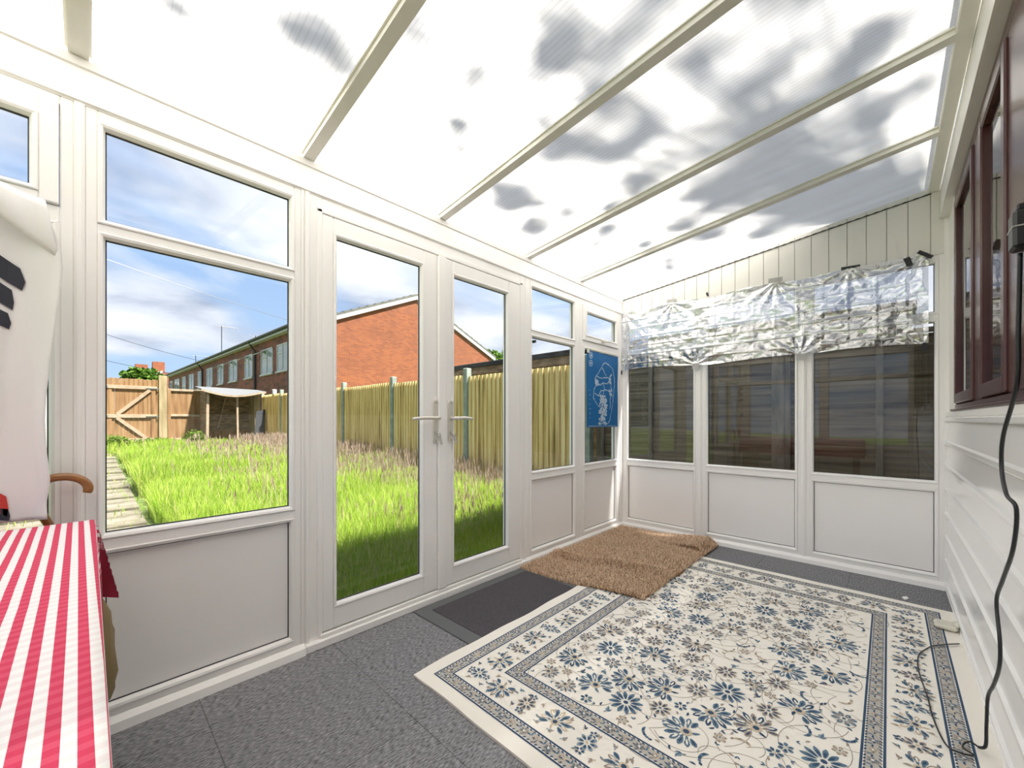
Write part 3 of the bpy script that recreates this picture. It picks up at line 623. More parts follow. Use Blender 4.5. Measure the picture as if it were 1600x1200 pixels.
# ------------------------------------------------------------------ blue map poster
po = MB(); r_ = random.Random(8); px0, px1, pz0, pz1 = -.662, -.118, .978, 1.655; PYF = -.014
nn = 24
for i in range(nn):
    for j in range(nn):
        pass
def wav(x, z): return PYF - .003*math.sin(x*14+z*5) - .002*math.sin(z*17)
G = 20; vs = [(px0 + (px1-px0)*i/G, wav(px0 + (px1-px0)*i/G, pz0 + (pz1-pz0)*j/G), pz0 + (pz1-pz0)*j/G) for j in range(G+1) for i in range(G+1)]
po.add(vs, [(j*(G+1)+i, j*(G+1)+i+1, (j+1)*(G+1)+i+1, (j+1)*(G+1)+i) for j in range(G) for i in range(G)])
vs2 = [(x, y + .002, z) for (x, y, z) in vs]; k = len(po.v); po.add(vs2, [(j*(G+1)+i, (j+1)*(G+1)+i, (j+1)*(G+1)+i+1, j*(G+1)+i+1) for j in range(G) for i in range(G)])
poster = empty('map_poster', (-.39, -.014, .978), 'blue poster with a pale outline map taped over the small window by the corner', 'poster')
po.build('poster_sheet', BLUEPR, poster)
W_, H_ = px1 - px0, pz1 - pz0
def pp(u, v, e=.0012): x = px0 + u*W_; z = pz1 - v*H_; return (x, wav(x, z) - e, z)
ink = MB()
def inkline(pts, w, jit=.010, close=False, seg=6):
    out = []; P = pts + ([pts[0]] if close else [])
    for (a, b_) in zip(P[:-1], P[1:]):
        for s in range(seg): t_ = s/seg; out.append((a[0] + (b_[0]-a[0])*t_ + r_.uniform(-jit, jit), a[1] + (b_[1]-a[1])*t_ + r_.uniform(-jit, jit)*.8))
    out.append(P[-1])
    for a, b_ in zip(out[:-1], out[1:]):
        dx, dz = (b_[0]-a[0]), (b_[1]-a[1]); l = math.hypot(dx, dz) or 1; ww = w*r_.uniform(.5, 1.5); nx, nz = -dz/l*ww, dx/l*ww*.8
        ink.add([pp(a[0]-nx, a[1]-nz), pp(b_[0]-nx, b_[1]-nz), pp(b_[0]+nx, b_[1]+nz), pp(a[0]+nx, a[1]+nz)], [(0,1,2,3)])
inkline([(.48,.16),(.55,.13),(.70,.15),(.82,.20),(.88,.30),(.90,.42),(.84,.55),(.80,.68),(.76,.80),(.70,.92),(.62,.96),(.52,.94),(.40,.97),(.44,.84),(.40,.74),(.30,.70),(.20,.62),(.22,.50),(.30,.42),(.26,.34),(.34,.28),(.42,.22)], .006, close=True)
for L__ in ([(.28,.32),(.42,.34),(.55,.33),(.68,.33),(.80,.28)], [(.30,.45),(.42,.43),(.5,.40),(.62,.42),(.72,.36)], [(.22,.55),(.34,.58),(.42,.52),(.6,.5),(.72,.52),(.8,.58)], [(.5,.40),(.52,.5),(.45,.6),(.48,.7)], [(.74,.3),(.76,.45),(.72,.6),(.70,.75)],
            [(.46,.2),(.52,.26),(.6,.3)], [(.24,.36),(.27,.44),(.36,.42),(.33,.38),(.26,.40)]): inkline(L__, .006, .014)
def blob(cx, cy, rx, ry, n=16):
    P = [pp(cx, cy)] + [pp(cx + rx*r_.uniform(.55, 1.15)*math.cos(2*math.pi*i/n), cy + ry*r_.uniform(.55, 1.15)*math.sin(2*math.pi*i/n)) for i in range(n)]
    ink.add(P, [(0, 1+i, 1+(i+1) % n) for i in range(n)])
for q in range(120):
    v = .58 + .38*r_.random(); blob(.50 + r_.uniform(-.12, .10) + (.0 if v < .85 else r_.uniform(-.08, .1)), v, .022*r_.uniform(.5, 1.6), .016*r_.uniform(.6, 1.5), 9)
for q in range(16): blob(.74 + r_.uniform(-.05, .04), r_.uniform(.28, .60), .02, .022, 9)
blob(.29, .40, .05, .035)
for cy in (.07, .17):
    n = 22; R1, R0 = .052, .040
    P = [pp(.115 + R*math.cos(2*math.pi*i/n), cy + R*.8*math.sin(2*math.pi*i/n)) for R in (R1, R0) for i in range(n)]
    ink.add(P, [(i, (i+1) % n, (i+1) % n + n, i + n) for i in range(n)])
    blob(.115, cy, .026, .022)
for q in range(7): inkline([(.07, .52+.06*q), (.07+r_.uniform(.02, .05), .52+.06*q)], .004, .001)
inkline([(.04,.985),(.96,.985)], .003, 0); inkline([(.03,.012),(.97,.012)], .003, 0)
ink.build('printed_pattern', MAPW, poster)
bl = MB(); bl.box(px0 + .06, px1 - .02, PYF - .008, PYF - .003, pz1 - .004, pz1 + .010); bl.box(px0 - .004, px0 + .03, PYF - .008, PYF - .003, pz1 - .03, pz1 + .006); bl.build('clear_tape', CLEAR, poster)
dt = MB(); dt.tube([(-1.337, -.001, 1.628), (-1.337, .0235, 1.628)], .011, 8); tag(dt.build('black_sticker', BLACK), 'small black sticker dot on the glass below the transom right of the doors', 'sticker')

# ------------------------------------------------------------------ patterned rug
RX0, RX1, RY0, RY1 = -2.705, -.420, -2.166, -.500
def rz(x, y):
    e = .0095 + .0022*mn.noise(Vector((x*2.1, y*2.3, 0)))
    if x > -1.55: e += .004*math.exp(-((y + .62)/.10)**2)
    return e
rug = empty('patterned_rug', ((RX0+RX1)/2, (RY0+RY1)/2, .0), 'large cream rug with blue and taupe floral pattern and banded borders', 'rug')
NX, NYr = 70, 52
top = []; 
def rim(t_): return .004*math.sin(t_*7) + .003*math.sin(t_*17+1)
for j in range(NYr + 1):
    for i in range(NX + 1):
        x = RX0 + (RX1-RX0)*i/NX; y = RY0 + (RY1-RY0)*j/NYr
        if j == NYr: y += rim(x)
        if i == 0: x += rim(y)*.6
        if i == NX: x += rim(y)*.6
        top.append((x, y, rz(x, y)))
fc = [(j*(NX+1)+i, j*(NX+1)+i+1, (j+1)*(NX+1)+i+1, (j+1)*(NX+1)+i) for j in range(NYr) for i in range(NX)]
rb = MB(); rb.add(top, fc)
rimi = [i for i in range(NX+1)] + [j*(NX+1)+NX for j in range(1, NYr+1)] + [NYr*(NX+1)+i for i in range(NX-1, -1, -1)] + [j*(NX+1) for j in range(NYr-1, 0, -1)]
R_ = [top[i] for i in rimi]; rb.add(R_ + [(x, y, .0005) for x, y, z in R_], [(i, (i+1) % len(R_), (i+1) % len(R_) + len(R_), i + len(R_)) for i in range(len(R_))])
rb.build('rug_body', BASE, rug, True)
# woven pattern: thin yarn-coloured patches a fraction of a millimetre proud of the ground
pm = MB(); lay = [0]
rr_ = random.Random(21)
def poly(P, mat, h=.0006):
    lay[0] += 1; hh = h + (lay[0] % 40)*.000012
    pm.mat(mat); P3 = [(x, y, rz(x, y) + hh) for x, y in P if True]
    cx = sum(p[0] for p in P)/len(P); cy = sum(p[1] for p in P)/len(P); n = len(P)
    pm.add([(cx, cy, rz(cx, cy) + hh)] + P3, [(0, 1+i, 1+(i+1) % n) for i in range(n)])
NV, MBL, PBL, TP, SD, BG, CR = range(7)
PM = [NAVY, MIDB, PALEB, TAUPE, SAND, BGREY, BASE]
def petal(cx, cy, a, l, w, mat, h=.0008, r0=0.0):
    ca, sa = math.cos(a), math.sin(a); P = []
    for t_, ww in ((0, .25), (.3, .8), (.62, 1), (.88, .55), (1, 0), (.88, -.55), (.62, -1), (.3, -.8), (0, -.25)):
        u = r0 + t_*l; v = ww*w/2; P.append((cx + u*ca - v*sa, cy + u*sa + v*ca))
    poly(P, mat, h)
def leaf(cx, cy, a, l, w, mat, bend=.3, h=.0008):
    L1 = []; L2 = []
    for k in range(6):
        t_ = k/5; ang = a + bend*t_; u = l*t_; ww = w/2*math.sin(math.pi*min(1, t_*.92 + .06)); x = cx + u*math.cos(ang); y = cy + u*math.sin(ang)
        L1.append((x - ww*math.sin(ang), y + ww*math.cos(ang))); L2.append((x + ww*math.sin(ang), y - ww*math.cos(ang)))
    poly(L1 + L2[::-1], mat, h)
def disc(cx, cy, r, mat, h=.0011, n=8): poly([(cx + r*math.cos(2*math.pi*i/n), cy + r*math.sin(2*math.pi*i/n)) for i in range(n)], mat, h)
def rosette(cx, cy, R, n, m1, m2, m3, a0=0):
    for i in range(n): petal(cx, cy, a0 + 2*math.pi*i/n, R*.72, R*3.2/n, m1, .0008, R*.28)
    for i in range(n): petal(cx, cy, a0 + 2*math.pi*i/n, R*.40, R*1.7/n, m2, .0012, R*.34)
    if R > .03:
        for i in range(n): petal(cx, cy, a0 + 2*math.pi*(i+.5)/n, R*.30, R*1.2/n, CR, .0014, R*.62)
    disc(cx, cy, R*.24, CR, .0011); disc(cx, cy, R*.15, m3, .0015)
def palmette(cx, cy, R, a, m1, m2, m3):
    n = 11
    for i in range(n):
        t_ = (i/(n-1) - .5)*2; an = a + t_*2.1; petal(cx, cy, an, R*(.62 - .12*abs(t_)), R*.25, m1 if i % 2 else m2, .0008, R*.40); petal(cx, cy, an, R*.36, R*.09, CR if i % 2 else m3, .0014, R*.46)
    for i in range(7):
        t_ = (i/6 - .5)*2; an = a + t_*1.7; petal(cx, cy, an, R*.26, R*.13, m2, .0010, R*.26)
    for i in range(5): petal(cx, cy, a + (i/4-.5)*2*1.5, R*.2, R*.08, CR, .0013, R*.44)
    disc(cx, cy, R*.26, SD, .0011); disc(cx, cy, R*.14, m3, .0015); leaf(cx - R*.2*math.cos(a), cy - R*.2*math.sin(a), a + math.pi, R*.4, R*.14, m1)
def sprig(cx, cy, R, a, m1, m2):
    leaf(cx, cy, a, R, R*.34, m1, .5); leaf(cx, cy, a + 1.0, R*.7, R*.26, m2, -.5); leaf(cx, cy, a - 1.0, R*.75, R*.26, m1, .7); leaf(cx, cy, a + 2.7, R*.5, R*.2, m2, .3)
def acanthus(cx, cy, R, a, m1, m2):
    for k in range(6):
        t_ = k/5; ang = a + 1.5*t_; x = cx + R*math.cos(ang)*(.4 + .5*t_); y = cy + R*math.sin(ang)*(.4 + .5*t_); leaf(x, y, ang + .9, R*(.55 - .3*t_), R*.2, m1 if k % 2 else m2, .5)
def vine(pts, w, mat):
    P = []; n = len(pts)
    for i in range(n - 1):
        (x0, y0), (x1, y1) = pts[i], pts[i+1]; l = math.hypot(x1-x0, y1-y0) or 1; nx, ny = -(y1-y0)/l*w, (x1-x0)/l*w
        pm.mat(mat); pm.add([(x, y, rz(x, y) + .0005) for x, y in ((x0-nx, y0-ny), (x1-nx, y1-ny), (x1+nx, y1+ny), (x0+nx, y0+ny))], [(0,1,2,3)])
def spiral(cx, cy, R, a0, turn, n=22):
    return [(cx + R*(1 - .55*i/n)*math.cos(a0 + turn*i/n), cy + R*(1 - .55*i/n)*math.sin(a0 + turn*i/n)) for i in range(n+1)]
def rect_ring(o, i_, mat, h=.0003, step=.05):
    """band between inset o and inset i_"""
    x0, x1, y0, y1 = RX0, RX1, RY0, RY1
    def strip(ax0, ax1, ay0, ay1, along):
        n = max(1, int((ax1-ax0 if along == 0 else ay1-ay0)/step))
        for k in range(n):
            if along == 0: a, b_ = ax0 + (ax1-ax0)*k/n, ax0 + (ax1-ax0)*(k+1)/n; Q = ((a, ay0), (b_, ay0), (b_, ay1), (a, ay1))
            else: a, b_ = ay0 + (ay1-ay0)*k/n, ay0 + (ay1-ay0)*(k+1)/n; Q = ((ax0, a), (ax1, a), (ax1, b_), (ax0, b_))
            pm.mat(mat); pm.add([(x, y, rz(x, y) + h) for x, y in Q], [(0,1,2,3)])
    strip(x0+o, x1-o, y0+o, y0+i_, 0); strip(x0+o, x1-o, y1-i_, y1-o, 0); strip(x0+o, x0+i_, y0+i_, y1-i_, 1); strip(x1-i_, x1-o, y0+i_, y1-i_, 1)
def perimeter(ins, step, off=0):
    x0, x1, y0, y1 = RX0+ins, RX1-ins, RY0+ins, RY1-ins; out = []
    for (ax, ay, bx, by) in ((x0, y0, x1, y0), (x1, y0, x1, y1), (x1, y1, x0, y1), (x0, y1, x0, y0)):
        L0 = math.hypot(bx-ax, by-ay); n = round(L0/step); a = math.atan2(by-ay, bx-ax)
        for k in range(n): t_ = (k + .5 + off)/n; out.append((ax + (bx-ax)*t_, ay + (by-ay)*t_, a, k))
    return out
O1, O2, I1, I2 = .058, .118, .262, .322
for (o, i_) in ((O1, O2), (I1, I2)):
    rect_ring(o, i_, BG, .0003); rect_ring(o, o+.007, NV, .0005); rect_ring(i_-.007, i_, NV, .0005); rect_ring(o+.007, o+.010, CR, .0005); rect_ring(i_-.010, i_-.007, CR, .0005)
    mid = (o + i_)/2
    for (x, y, a, k) in perimeter(mid, .052):
        (rosette(x, y, .017, 6, NV if k % 2 else TP, MBL, CR) if k % 2 == 0 else rosette(x, y, .015, 5, SD, TP, NV))
    for (x, y, a, k) in perimeter(mid, .026, .25):
        s = 1 if k % 2 else -1; leaf(x, y, a + .8*s, .019, .007, MBL, .8*s); leaf(x, y, a + math.pi - .6*s, .017, .006, NV, .6*s); disc(x - .018*math.sin(a)*s, y + .018*math.cos(a)*s, .0035, TP)
    for (x, y, a, k) in perimeter(o + .0085, .016): leaf(x, y, a + .6, .012, .006, NV, .2)
    for (x, y, a, k) in perimeter(i_ - .0085, .016): leaf(x, y, a - .6, .012, .006, NV, .2)
midb = (O2 + I1)/2
for (x, y, a, k) in perimeter(midb, .235):
    palmette(x, y, .062, a + math.pi/2*(1 if k % 2 else -1), SD if k % 2 else TP, MBL, NV)
    for s in (1, -1): acanthus(x + .070*s*math.cos(a), y + .070*s*math.sin(a), .040, a + math.pi/2*s, TP, MBL)
for (x, y, a, k) in perimeter(midb, .235, .5):
    rosette(x, y, .036, 8, PBL if k % 2 else TP, NV, SD, .2)
    for s in (1, -1): rosette(x - .042*s*math.sin(a), y + .042*s*math.cos(a), .016, 5, MBL, NV, SD)
for ins in (midb - .043, midb + .043):
    for (x, y, a, k) in perimeter(ins, .058, .1):
        sprig(x, y, .020, rr_.uniform(0, 6.3), rr_.choice([NV, MBL, TP]), rr_.choice([TP, SD, PBL]))
# field
fx0, fx1, fy0, fy1 = RX0 + I2 + .012, RX1 - I2 - .012, RY0 + I2 + .012, RY1 - I2 - .012
pts = []
def place(R, n, tries=900):
    out = []
    for _ in range(tries):
        if len(out) >= n: break
        x, y = rr_.uniform(fx0 + R*.7, fx1 - R*.7), rr_.uniform(fy0 + R*.7, fy1 - R*.7)
        if all(math.hypot(x-a, y-b_) > (R + r)*.86 for a, b_, r in pts): pts.append((x, y, R)); out.append((x, y))
    return out
big = place(.076, 34, 3000); med = place(.050, 95, 5000); sml = place(.029, 260, 14000); tiny = place(.014, 800, 30000)
for (x, y) in big + med + sml[:30]:
    s = rr_.choice([1, -1]); vine(spiral(x, y, rr_.uniform(.06, .17), rr_.uniform(0, 6.3), s*rr_.uniform(2.5, 4.5)), .0011, TP)
for k in range(len(med) - 1):
    (x0, y0) = med[k]; (x1, y1) = min(med[k+1:], key=lambda q: math.hypot(q[0]-x0, q[1]-y0))
    if math.hypot(x1-x0, y1-y0) < .24:
        b_ = rr_.uniform(-.06, .06); L0 = math.hypot(x1-x0, y1-y0); nx, ny = -(y1-y0)/L0, (x1-x0)/L0
        vine([(x0 + (x1-x0)*t_ + nx*b_*math.sin(math.pi*t_), y0 + (y1-y0)*t_ + ny*b_*math.sin(math.pi*t_)) for t_ in np.linspace(0, 1, 14)], .0010, TP)
for k, (x, y) in enumerate(big):
    (palmette(x, y, .074, rr_.uniform(0, 6.3), NV if k % 3 else MBL, MBL if k % 2 else TP, NV) if k % 4 else rosette(x, y, .062, 12, MBL, NV, NV))
for k, (x, y) in enumerate(med):
    q = k % 5
    if q == 0: palmette(x, y, .046, rr_.uniform(0, 6.3), MBL, TP, NV)
    elif q == 1: rosette(x, y, .040, 9, TP, NV, MBL, rr_.random())
    elif q == 2: acanthus(x - .01, y, .050, rr_.uniform(0, 6.3), TP, SD)
    elif q == 3: rosette(x, y, .038, 8, MBL, TP, NV, rr_.random())
    else: acanthus(x, y - .01, .050, rr_.uniform(0, 6.3), NV, MBL)
for k, (x, y) in enumerate(sml):
    q = k % 4; a = rr_.uniform(0, 6.3)
    if q == 0: rosette(x, y, .024, 6, MBL, NV, SD, a)
    elif q == 1: sprig(x, y, .030, a, NV, TP)
    elif q == 2: sprig(x, y, .028, a, MBL, PBL)
    else: rosette(x, y, .022, 6, TP, SD, NV, a)
for k, (x, y) in enumerate(tiny):
    a = rr_.uniform(0, 6.3)
    if k % 3 == 0: leaf(x, y, a, .020, .008, NV, .4)
    elif k % 3 == 1: leaf(x, y, a, .018, .008, TP, .5); 
    else: leaf(x, y, a, .014, .006, MBL, .2); leaf(x, y, a + 1.2, .012, .005, NV, .2)
pm.build('woven_pattern', PM, rug)

# ------------------------------------------------------------------ door mat and shag rug
mt = empty('doormat', (-1.96, -.28, 0), 'dark grey ribbed doormat with smooth border lying at the french doors', 'doormat')
q = MB(); q.prism([(-2.405, -.036), (-1.475, -.036), (-1.475, -.545), (-2.400, -.545)], 2, .0006, .006); q.build('border', MATE, mt)
q = MB(); q.prism([(-2.325, -.095), (-1.555, -.095), (-1.555, -.55), (-2.320, -.55)], 2, .006, .0085); q.build('ribbed_center', MATC, mt)
sh = empty('shag_rug', (-.8, -.45, 0), 'tan shaggy rug with a raised crease lying in the far corner', 'rug')
SX0, SX1, SY0, SY1 = -1.53, -.075, -.885, -.030
def srid(x, y):      # crease running from the garden wall towards the rug
    xc = -1.17 + .10*((-y)/.88) + .03*math.sin(y*6); return x - xc
def sz(x, y):
    b_ = .012 + .006*mn.noise(Vector((x*4, y*4, 3)))
    if y < -.50 and x > RX0 and x < RX1 + .01: b_ += .010
    elif y < -.42: b_ += .010*(-.42 - y)/.08
    ed = min(x - SX0, SX1 - x, y - SY0, SY1 - y); b_ += 0
    d = srid(x, y); b_ += .034*math.exp(-(d/.045)**2) + .006*(1/(1 + math.exp(-d/.02)))
    base_ = .0125 if (y < -.5 and x < RX1 + .01 and x > RX0) else .002
    return base_ + max(0, b_ - base_)*min(1, max(0, ed)/.05 + .12)
def sx_edge(y): return SX0 + .03*math.sin(y*5) + (.07*(-y-.03)/.85 if y < 0 else 0)
def wobble(t_): return .010*math.sin(t_*9) + .006*math.sin(t_*23)
nx, ny = 90, 56; V = []; 
for j in range(ny+1):
    for i in range(nx+1):
        y = SY0 + (SY1-SY0)*j/ny; xl = sx_edge(y); x = xl + (SX1 - .02*(j/ny) - xl)*i/nx; yy = y + (wobble(x) if j == 0 else 0); V.append((x, yy, sz(x, yy)))
sb = MB(); sb.add(V, [(j*(nx+1)+i, j*(nx+1)+i+1, (j+1)*(nx+1)+i+1, (j+1)*(nx+1)+i) for j in range(ny) for i in range(nx)])
ri = [i for i in range(nx+1)] + [j*(nx+1)+nx for j in range(1, ny+1)] + [ny*(nx+1)+i for i in range(nx-1, -1, -1)] + [j*(nx+1) for j in range(ny-1, 0, -1)]
RR = [V[i] for i in ri]; sb.add(RR + [(x, y, .001 if y > -.47 or x < -1.5 else .0145) for x, y, z in RR], [(i, (i+1) % len(RR), (i+1) % len(RR)+len(RR), i+len(RR)) for i in range(len(RR))])
sb.build('rug_backing', SHAGB, sh, True)
nr = np.random.default_rng(5); NT = 46000
ys = nr.uniform(SY0 - .004, SY1, NT); xl = np.array([sx_edge(y) for y in ys]) - .004; xs = xl + (SX1 + .0 - xl)*nr.random(NT)
zs_ = np.array([sz(a, b_) for a, b_ in zip(xs, ys)])
hh = nr.uniform(.012, .032, NT); an = nr.uniform(0, 2*np.pi, NT); le = nr.uniform(.002, .020, NT); wdt = nr.uniform(.0018, .0036, NT); a2 = nr.uniform(0, 2*np.pi, NT)
P0 = np.stack([xs, ys, zs_ - .002], 1); D = np.stack([np.cos(an)*le, np.sin(an)*le, hh], 1); T1 = np.stack([np.cos(a2), np.sin(a2), 0*a2], 1)*wdt[:, None]
T2 = np.stack([-np.sin(a2), np.cos(a2), 0*a2], 1)*wdt[:, None]
vv = np.stack([P0 + T1, P0 - T1*.5 + T2*.87, P0 - T1*.5 - T2*.87, P0 + D*.6 + T1*.9, P0 + D*.6 - T1*.45 + T2*.8, P0 + D*.6 - T1*.45 - T2*.8, P0 + D], 1).reshape(-1, 3)
bse = (np.arange(NT)*7)[:, None]
fs = np.concatenate([bse + np.array([t_]) for t_ in ([0,1,4],[0,4,3],[1,2,5],[1,5,4],[2,0,3],[2,3,5],[3,4,6],[4,5,6],[5,3,6])], 0)
o = raw_mesh('pile', vv, fs, SHAG, sh); o['kind'] = 'stuff'

# ------------------------------------------------------------------ cable and small things by the house wall
cb = empty('power_cable', (-1.7, -2.12, .02), 'black power cable hanging down the house wall and looping over the rug', 'cable')
def smooth_path(P, n=8):
    P = [Vector(p) for p in P]; out = []
    for i in range(len(P)-1):
        p0, p1, p2, p3 = P[max(i-1, 0)], P[i], P[i+1], P[min(i+2, len(P)-1)]
        for k in range(n):
            t_ = k/n; out.append(.5*((2*p1) + (-p0+p2)*t_ + (2*p0-5*p1+4*p2-p3)*t_*t_ + (-p0+3*p1-3*p2+p3)*t_**3))
    return out + [P[-1]]
YK = -2.125
q = MB(); q.tube(smooth_path([(-2.17, YK, 1.425), (-2.155, YK, 1.25), (-2.14, YK, 1.13), (-2.065, YK+.01, 1.01), (-2.045, YK+.01, .93), (-2.10, YK+.01, .87), (-2.135, YK, .84), (-2.10, YK, .74), (-1.98, YK, .63), (-1.90, YK, .55), (-1.945, YK, .46), (-1.94, YK, .39), (-1.86, YK, .30), (-1.77, YK, .22), (-1.745, YK, .12), (-1.73, YK, .05), (-1.70, -2.115, .022)]), .0042, 8)
q.build('hanging_lead', BLACK, cb, True)
q = MB(); q.tube(smooth_path([(-1.70, -2.115, .022), (-1.68, -2.10, .019), (-1.70, -2.085, .018), (-1.73, -2.08, .019), (-1.75, -2.10, .019), (-1.765, -2.07, .019), (-1.745, -2.04, .019), (-1.60, -2.02, .018), (-1.48, -2.015, .018), (-1.30, -2.00, .018), (-1.18, -2.00, .018), (-1.10, -2.01, .018), (-1.04, -2.03, .018), (-.98, -2.055, .018), (-.92, -2.10, .018), (-.87, -2.145, .018)]), .0026, 8)
q.build('floor_lead', BLACK, cb, True)
q = MB(); q.box(-2.205, -2.15, -2.155, -2.11, 1.43, 1.515, .006); q.box(-2.195, -2.16, -2.148, -2.117, 1.515, 1.53, .003); q.mat(1).box(-2.206, -2.149, -2.156, -2.109, 1.476, 1.479); q.build('plug_adapter', [BLACK, TAPEG], cb)
q = MB(); q.tube(smooth_path([(-2.178, -2.132, 1.528), (-2.20, -2.13, 1.60), (-2.215, -2.13, 1.72), (-2.20, -2.135, 1.86), (-2.19, -2.14, 2.05), (-2.20, -2.150, 2.30)]), .0035, 8); q.build('upper_lead', BLACK, cb, True)
cl = MB()
for (x0, x1, y0, y1, z0_, z1_) in ((-.735, -.655, -2.155, -2.075, .014, .040), (-.725, -.67, -2.165, -2.14, .03, .055)): cl.box(x0, x1, y0, y1, z0_, z1_, .010)
tag(cl.build('plastic_box', CLEAR, smooth=False), 'small cloudy plastic box on the rug edge against the white siding', 'box')
ps = MB(); ps.add([(-.36, -1.975, .002), (-.33, -1.965, .004), (-.305, -1.985, .006), (-.315, -1.995, .002), (-.345, -1.99, .003)], [(0,1,2,3,4)]); ps.add([(-.36, -1.975, .0012), (-.33, -1.965, .0032), (-.305, -1.985, .0052), (-.315, -1.995, .0012), (-.345, -1.99, .0022)], [(4,3,2,1,0)])
tag(ps.build('paper_scrap', PAPER), 'tiny white scrap of paper on the grey carpet beside the rug', 'paper')

# ------------------------------------------------------------------ table with cloth
tb = empty('side_table', (-4.0, -.9, 0), 'table under the red gingham cloth beside the garden windows', 'table')
q = MB(); q.box(-4.40, -3.606, -1.64, -.172, .715, .742, .004); q.build('tabletop', WOODT, tb)
for (x, y) in ((-4.34, -.24), (-3.70, -.24), (-4.34, -1.57), (-3.70, -1.57)): MB().box(x-.025, x+.025, y-.025, y+.025, 0, .715, .004).build('leg', WOODT, tb)
ct = empty('tablecloth', (-4.0, -.9, .75), 'red and white gingham tablecloth with crimson hem draped over the table', 'tablecloth')
TX0, TX1, TY0, TY1, TZ = -4.405, -3.600, -1.645, -.166, .7475
def cloth_pt(s, t_):
    """s across (x), t along (y); beyond the top the cloth hangs"""
    x = min(max(s, TX0), TX1); y = min(max(t_, TY0), TY1); ox = s - x; oy = t_ - y; d = abs(ox) + abs(oy); z = TZ
    z += .0022*mn.noise(Vector((s*5, t_*5, 0))) + .0018*mn.noise(Vector((s*2, t_*26, 5)))
    if d > 0:
        fl = .012*math.sin((s + t_)*22)*min(1, d/.1)
        if abs(ox) and abs(oy): 
            m_ = min(abs(ox), abs(oy)); x += math.copysign(.22*m_ + .004, ox); y += math.copysign(.10*m_ + .004, oy); z -= max(abs(ox), abs(oy)) + .12*m_
        elif ox: x += math.copysign(.002 + .004*min(1, abs(ox)/.2), ox) + fl*.5*(1 if ox > 0 else -1) * (0 if ox > 0 and t_ < -.6 else 1); z -= abs(ox)
        else: y += math.copysign(.004 + .015*min(1, abs(oy)/.2), oy) + fl*.4; z -= abs(oy)
        y = min(y, -.085)
    return (x, y, z)
HG = .235
ss = np.concatenate([np.linspace(TX0 - HG, TX0, 12)[:-1], np.linspace(TX0, TX1, 46), np.linspace(TX1, TX1 + HG, 14)[1:]]); tt = np.concatenate([np.linspace(TY0 - HG, TY0, 10)[:-1], np.linspace(TY0, TY1, 90), np.linspace(TY1, TY1 + HG, 12)[1:]])
VV = [cloth_pt(s, t_) for t_ in tt for s in ss]; n_s = len(ss); FF = []; MI = []
for j in range(len(tt)-1):
    for i in range(n_s-1):
        FF.append((j*n_s+i, j*n_s+i+1, (j+1)*n_s+i+1, (j+1)*n_s+i)); sc_, tc_ = (ss[i]+ss[i+1])/2, (tt[j]+tt[j+1])/2
        ed = max(sc_ - TX1, TX0 - sc_, tc_ - TY1, TY0 - tc_); k_ = 0
        if ed > .085: k_ = 1
        if .062 < ed < .072 : k_ = 1
        MI.append(k_)
o = raw_mesh('cloth', np.array(VV), FF, [GING, HEM], ct, mi=MI, smooth=True)
uvl = o.data.uv_layers.new(name='cloth'); ST = [(s, t_) for t_ in tt for s in ss]
li = np.zeros(len(o.data.loops), np.int32); o.data.loops.foreach_get('vertex_index', li); A_ = np.array(ST, np.float32)
rot = A_[li].copy(); rot[:, 0] = A_[li][:, 0] + .012*(A_[li][:, 1]); uvl.data.foreach_set('uv', rot.ravel())
# tan bag under the table
bg_ = MB(); n = 20; lv = [(0.02, .80, 0), (.06, 1.0, 0), (.18, 1.06, .0), (.30, 1.03, 0), (.42, .94, 0), (.50, .86, 0), (.52, .5, 0)]
for (z, s, _) in lv:
    for i in range(n):
        a = 2*math.pi*i/n; c_, s_2 = math.cos(a), math.sin(a); sq = lambda v: math.copysign(abs(v)**.5, v)
        bg_.v.append((-3.70 + .130*s*sq(c_) + .006*math.sin(5*a + z*20), -.36 + .10*s*sq(s_2), z))
for k in range(len(lv)-1):
    for i in range(n): bg_.f.append((k*n+i, k*n+(i+1) % n, (k+1)*n+(i+1) % n, (k+1)*n+i)); bg_.m.append(0)
bg_.f += [tuple(range(n))[::-1], tuple(range((len(lv)-1)*n, len(lv)*n))]; bg_.m += [0, 0]
bg_.v = [(x + .004, y + .08, z*.62 + .235) for x, y, z in bg_.v]
for yy in (-.30, -.24): bg_.tube([(-3.70, yy, .54), (-3.70, yy, .64), (-3.70, yy, .715)], .006, 6)
bag = bg_.build('canvas_bag', TAN, smooth=True, origin=(-3.64, -.28, .24)); tag(bag, 'tan bag hanging under the end of the table by the panelled wall', 'bag')

# umbrella with crook handle
um = empty('umbrella', (-3.69, -.045, 0), 'umbrella with curved wooden crook handle leaning on the window wall behind the table', 'umbrella')
q = MB(); cx, cz, RA, RB = -3.672, .828, .058, .043
arc = [(cx - RA*math.cos(a), -.045, cz + RB*math.sin(a)) for a in np.linspace(-.35, math.pi + .30, 24)]
q.tube([(-3.692, -.045, .715), (-3.712, -.045, .765)] + arc, [.0105, .0110] + [.0122]*20 + [.0122, .0122, .012, .0105], 12); q.build('crook_handle', CANE, um, True)
q = MB(); q.tube([(-3.692, -.045, .72), (-3.690, -.05, .60), (-3.69, -.06, .05), (-3.69, -.06, .004)], [.006, .006, .005, .003], 8); q.build('shaft', STEEL, um, True)
q = MB(); q.tube([(-3.689, -.05, .62), (-3.69, -.052, .56), (-3.69, -.056, .35), (-3.69, -.06, .08)], [.010, .018, .020, .008], 10); q.build('folded_canopy', CHAR, um, True)

